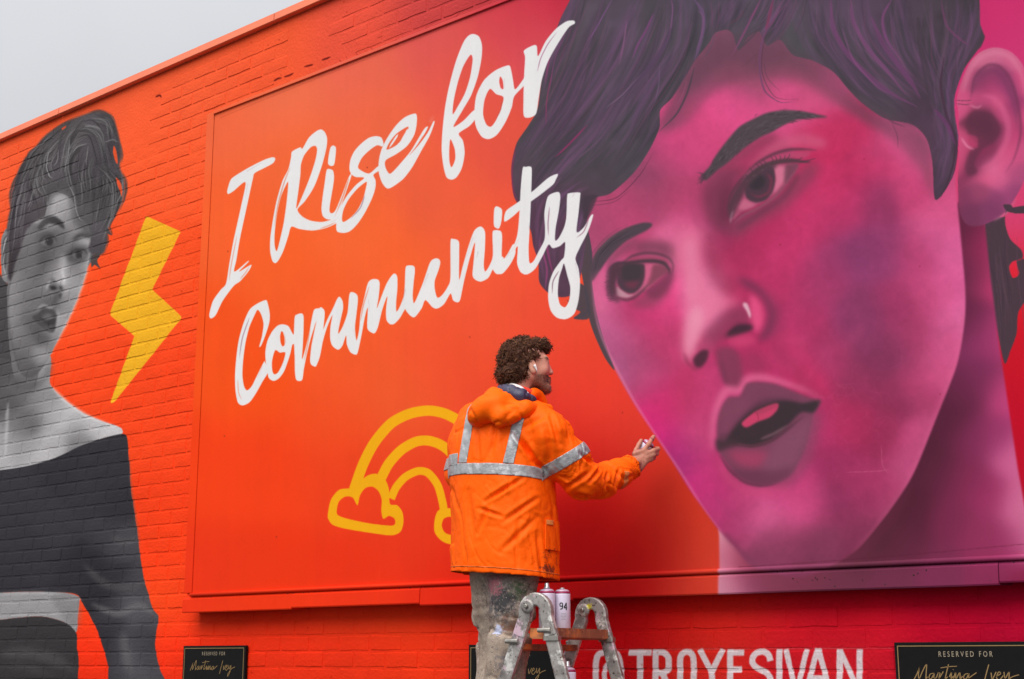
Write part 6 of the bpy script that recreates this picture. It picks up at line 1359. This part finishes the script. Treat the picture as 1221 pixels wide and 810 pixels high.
# ================================================================ black reserved signs
M_SIGN = mat('sign_black', (.007, .007, .0075), .6, noise=.1, spec=.12); M_GOLD = mat('sign_gold', srgb(150, 122, 78), .45, .2); M_CREAM = mat('sign_cream', srgb(158, 146, 124), .5)
script = {  # strokes of the handwritten name, in tenths of the line height
 'strokes': [[(0,-1),(6,9),(8,14),(6,5),(7,1),(12,10),(17,17),(16,8),(15,0),(17,3)], [(25,7),(21,6),(19,2),(22,1),(26,7),(25,2),(28,2),(31,8)], [(30,7),(33,7),(31,1),(35,6),(37,9)], [(44,17),(41,8),(39,1),(42,3)], [(34,13),(44,14.5),(54,15)], [(44,3),(47,8),(46,1),(49,4)], [(49,11.2),(49.6,11.6)], [(49,1),(52,8),(52,1),(57,8),(57,1),(60,4)], [(67,7),(63,6),(61,2),(64,1),(68,7),(67,2),(72,5),(77,8)],
   [(92,17),(88,6),(84,-6)], [(94,8),(95,1),(100,9)], [(100,4),(105,7),(103,9),(100,3),(103,0),(108,5)], [(109,9),(110,2),(115,9),(113,-2),(107,-10),(108,-5),(117,3),(126,6)]]}
def sign(px0, px1, py0, label, hfac=.62):
    a, b = on_wall(px0, py0, -.03), on_wall(px1, py0, -.03); w = b.x-a.x; h = w*hfac; zt = (a.z+b.z)/2
    s = empty('reserved_sign', (a.x+w/2, -.006, zt-h)); tag(s, label, 'sign', 'black reserved signs on the wall')
    bm = bmesh.new(); box(bm, -w/2, w/2, -.018, 0, 0, h, .002); bm_obj('panel', bm, M_SIGN, s)
    bm = bmesh.new(); i, t = w*.022, w*.006
    for x0, x1, z0, z1 in ((-w/2+i, w/2-i, h-i-t, h-i), (-w/2+i, w/2-i, i, i+t), (-w/2+i, -w/2+i+t, i+t, h-i-t), (w/2-i-t, w/2-i, i+t, h-i-t)): box(bm, x0, x1, -.0195, -.0178, z0, z1)
    bm_obj('border', bm, M_GOLD, s)
    me = text_mesh('R E S E R V E D   F O R', w*.050)
    xs = [v.co.x for v in me.vertices]; k = w*.37/(max(xs)-min(xs))
    for v in me.vertices: v.co = Vector((v.co.x*k, -.0195, h-w*.095+v.co.y))
    me.materials.append(M_CREAM); tag(link('lettering', me, None, s), kind='stuff')
    bm = bmesh.new(); u = w*.72/126
    for st in script['strokes']:
        P = smooth(st, False, 6)
        for p, q in zip(P, P[1:]):
            d = np.array(q)-np.array(p); L = np.hypot(*d)+1e-9; n = np.array([-d[1], d[0]])/L*(.40+.22*abs(d[1])/L); 
            cs = [np.array(p)+n, np.array(p)-n, np.array(q)-n, np.array(q)+n]
            bm.faces.new([bm.verts.new((-w*.37+c[0]*u, -.0195, h-w*.242+c[1]*u)) for c in cs])
    tag(bm_obj('signature', bm, M_GOLD, s), kind='stuff')
    return s
sign(218, 292, 770, 'black sign with gold script below the lower corner of the frame, farthest from the ladder')
sw = on_wall(292, 770, -.03).x-on_wall(218, 770, -.03).x
a = on_wall(558, 768.5, -.03); pr_ = project(a.x+sw, -.03, a.z)[0]
sign(558, pr_, 768.5, 'black sign with gold script partly hidden behind the ladder and the trousers')
a = on_wall(1065, 765.5, -.03); pr_ = project(a.x+sw, -.03, a.z)[0]
sign(1065, pr_, 765.5, 'black sign with gold script beside the white painted tag line on red bricks')
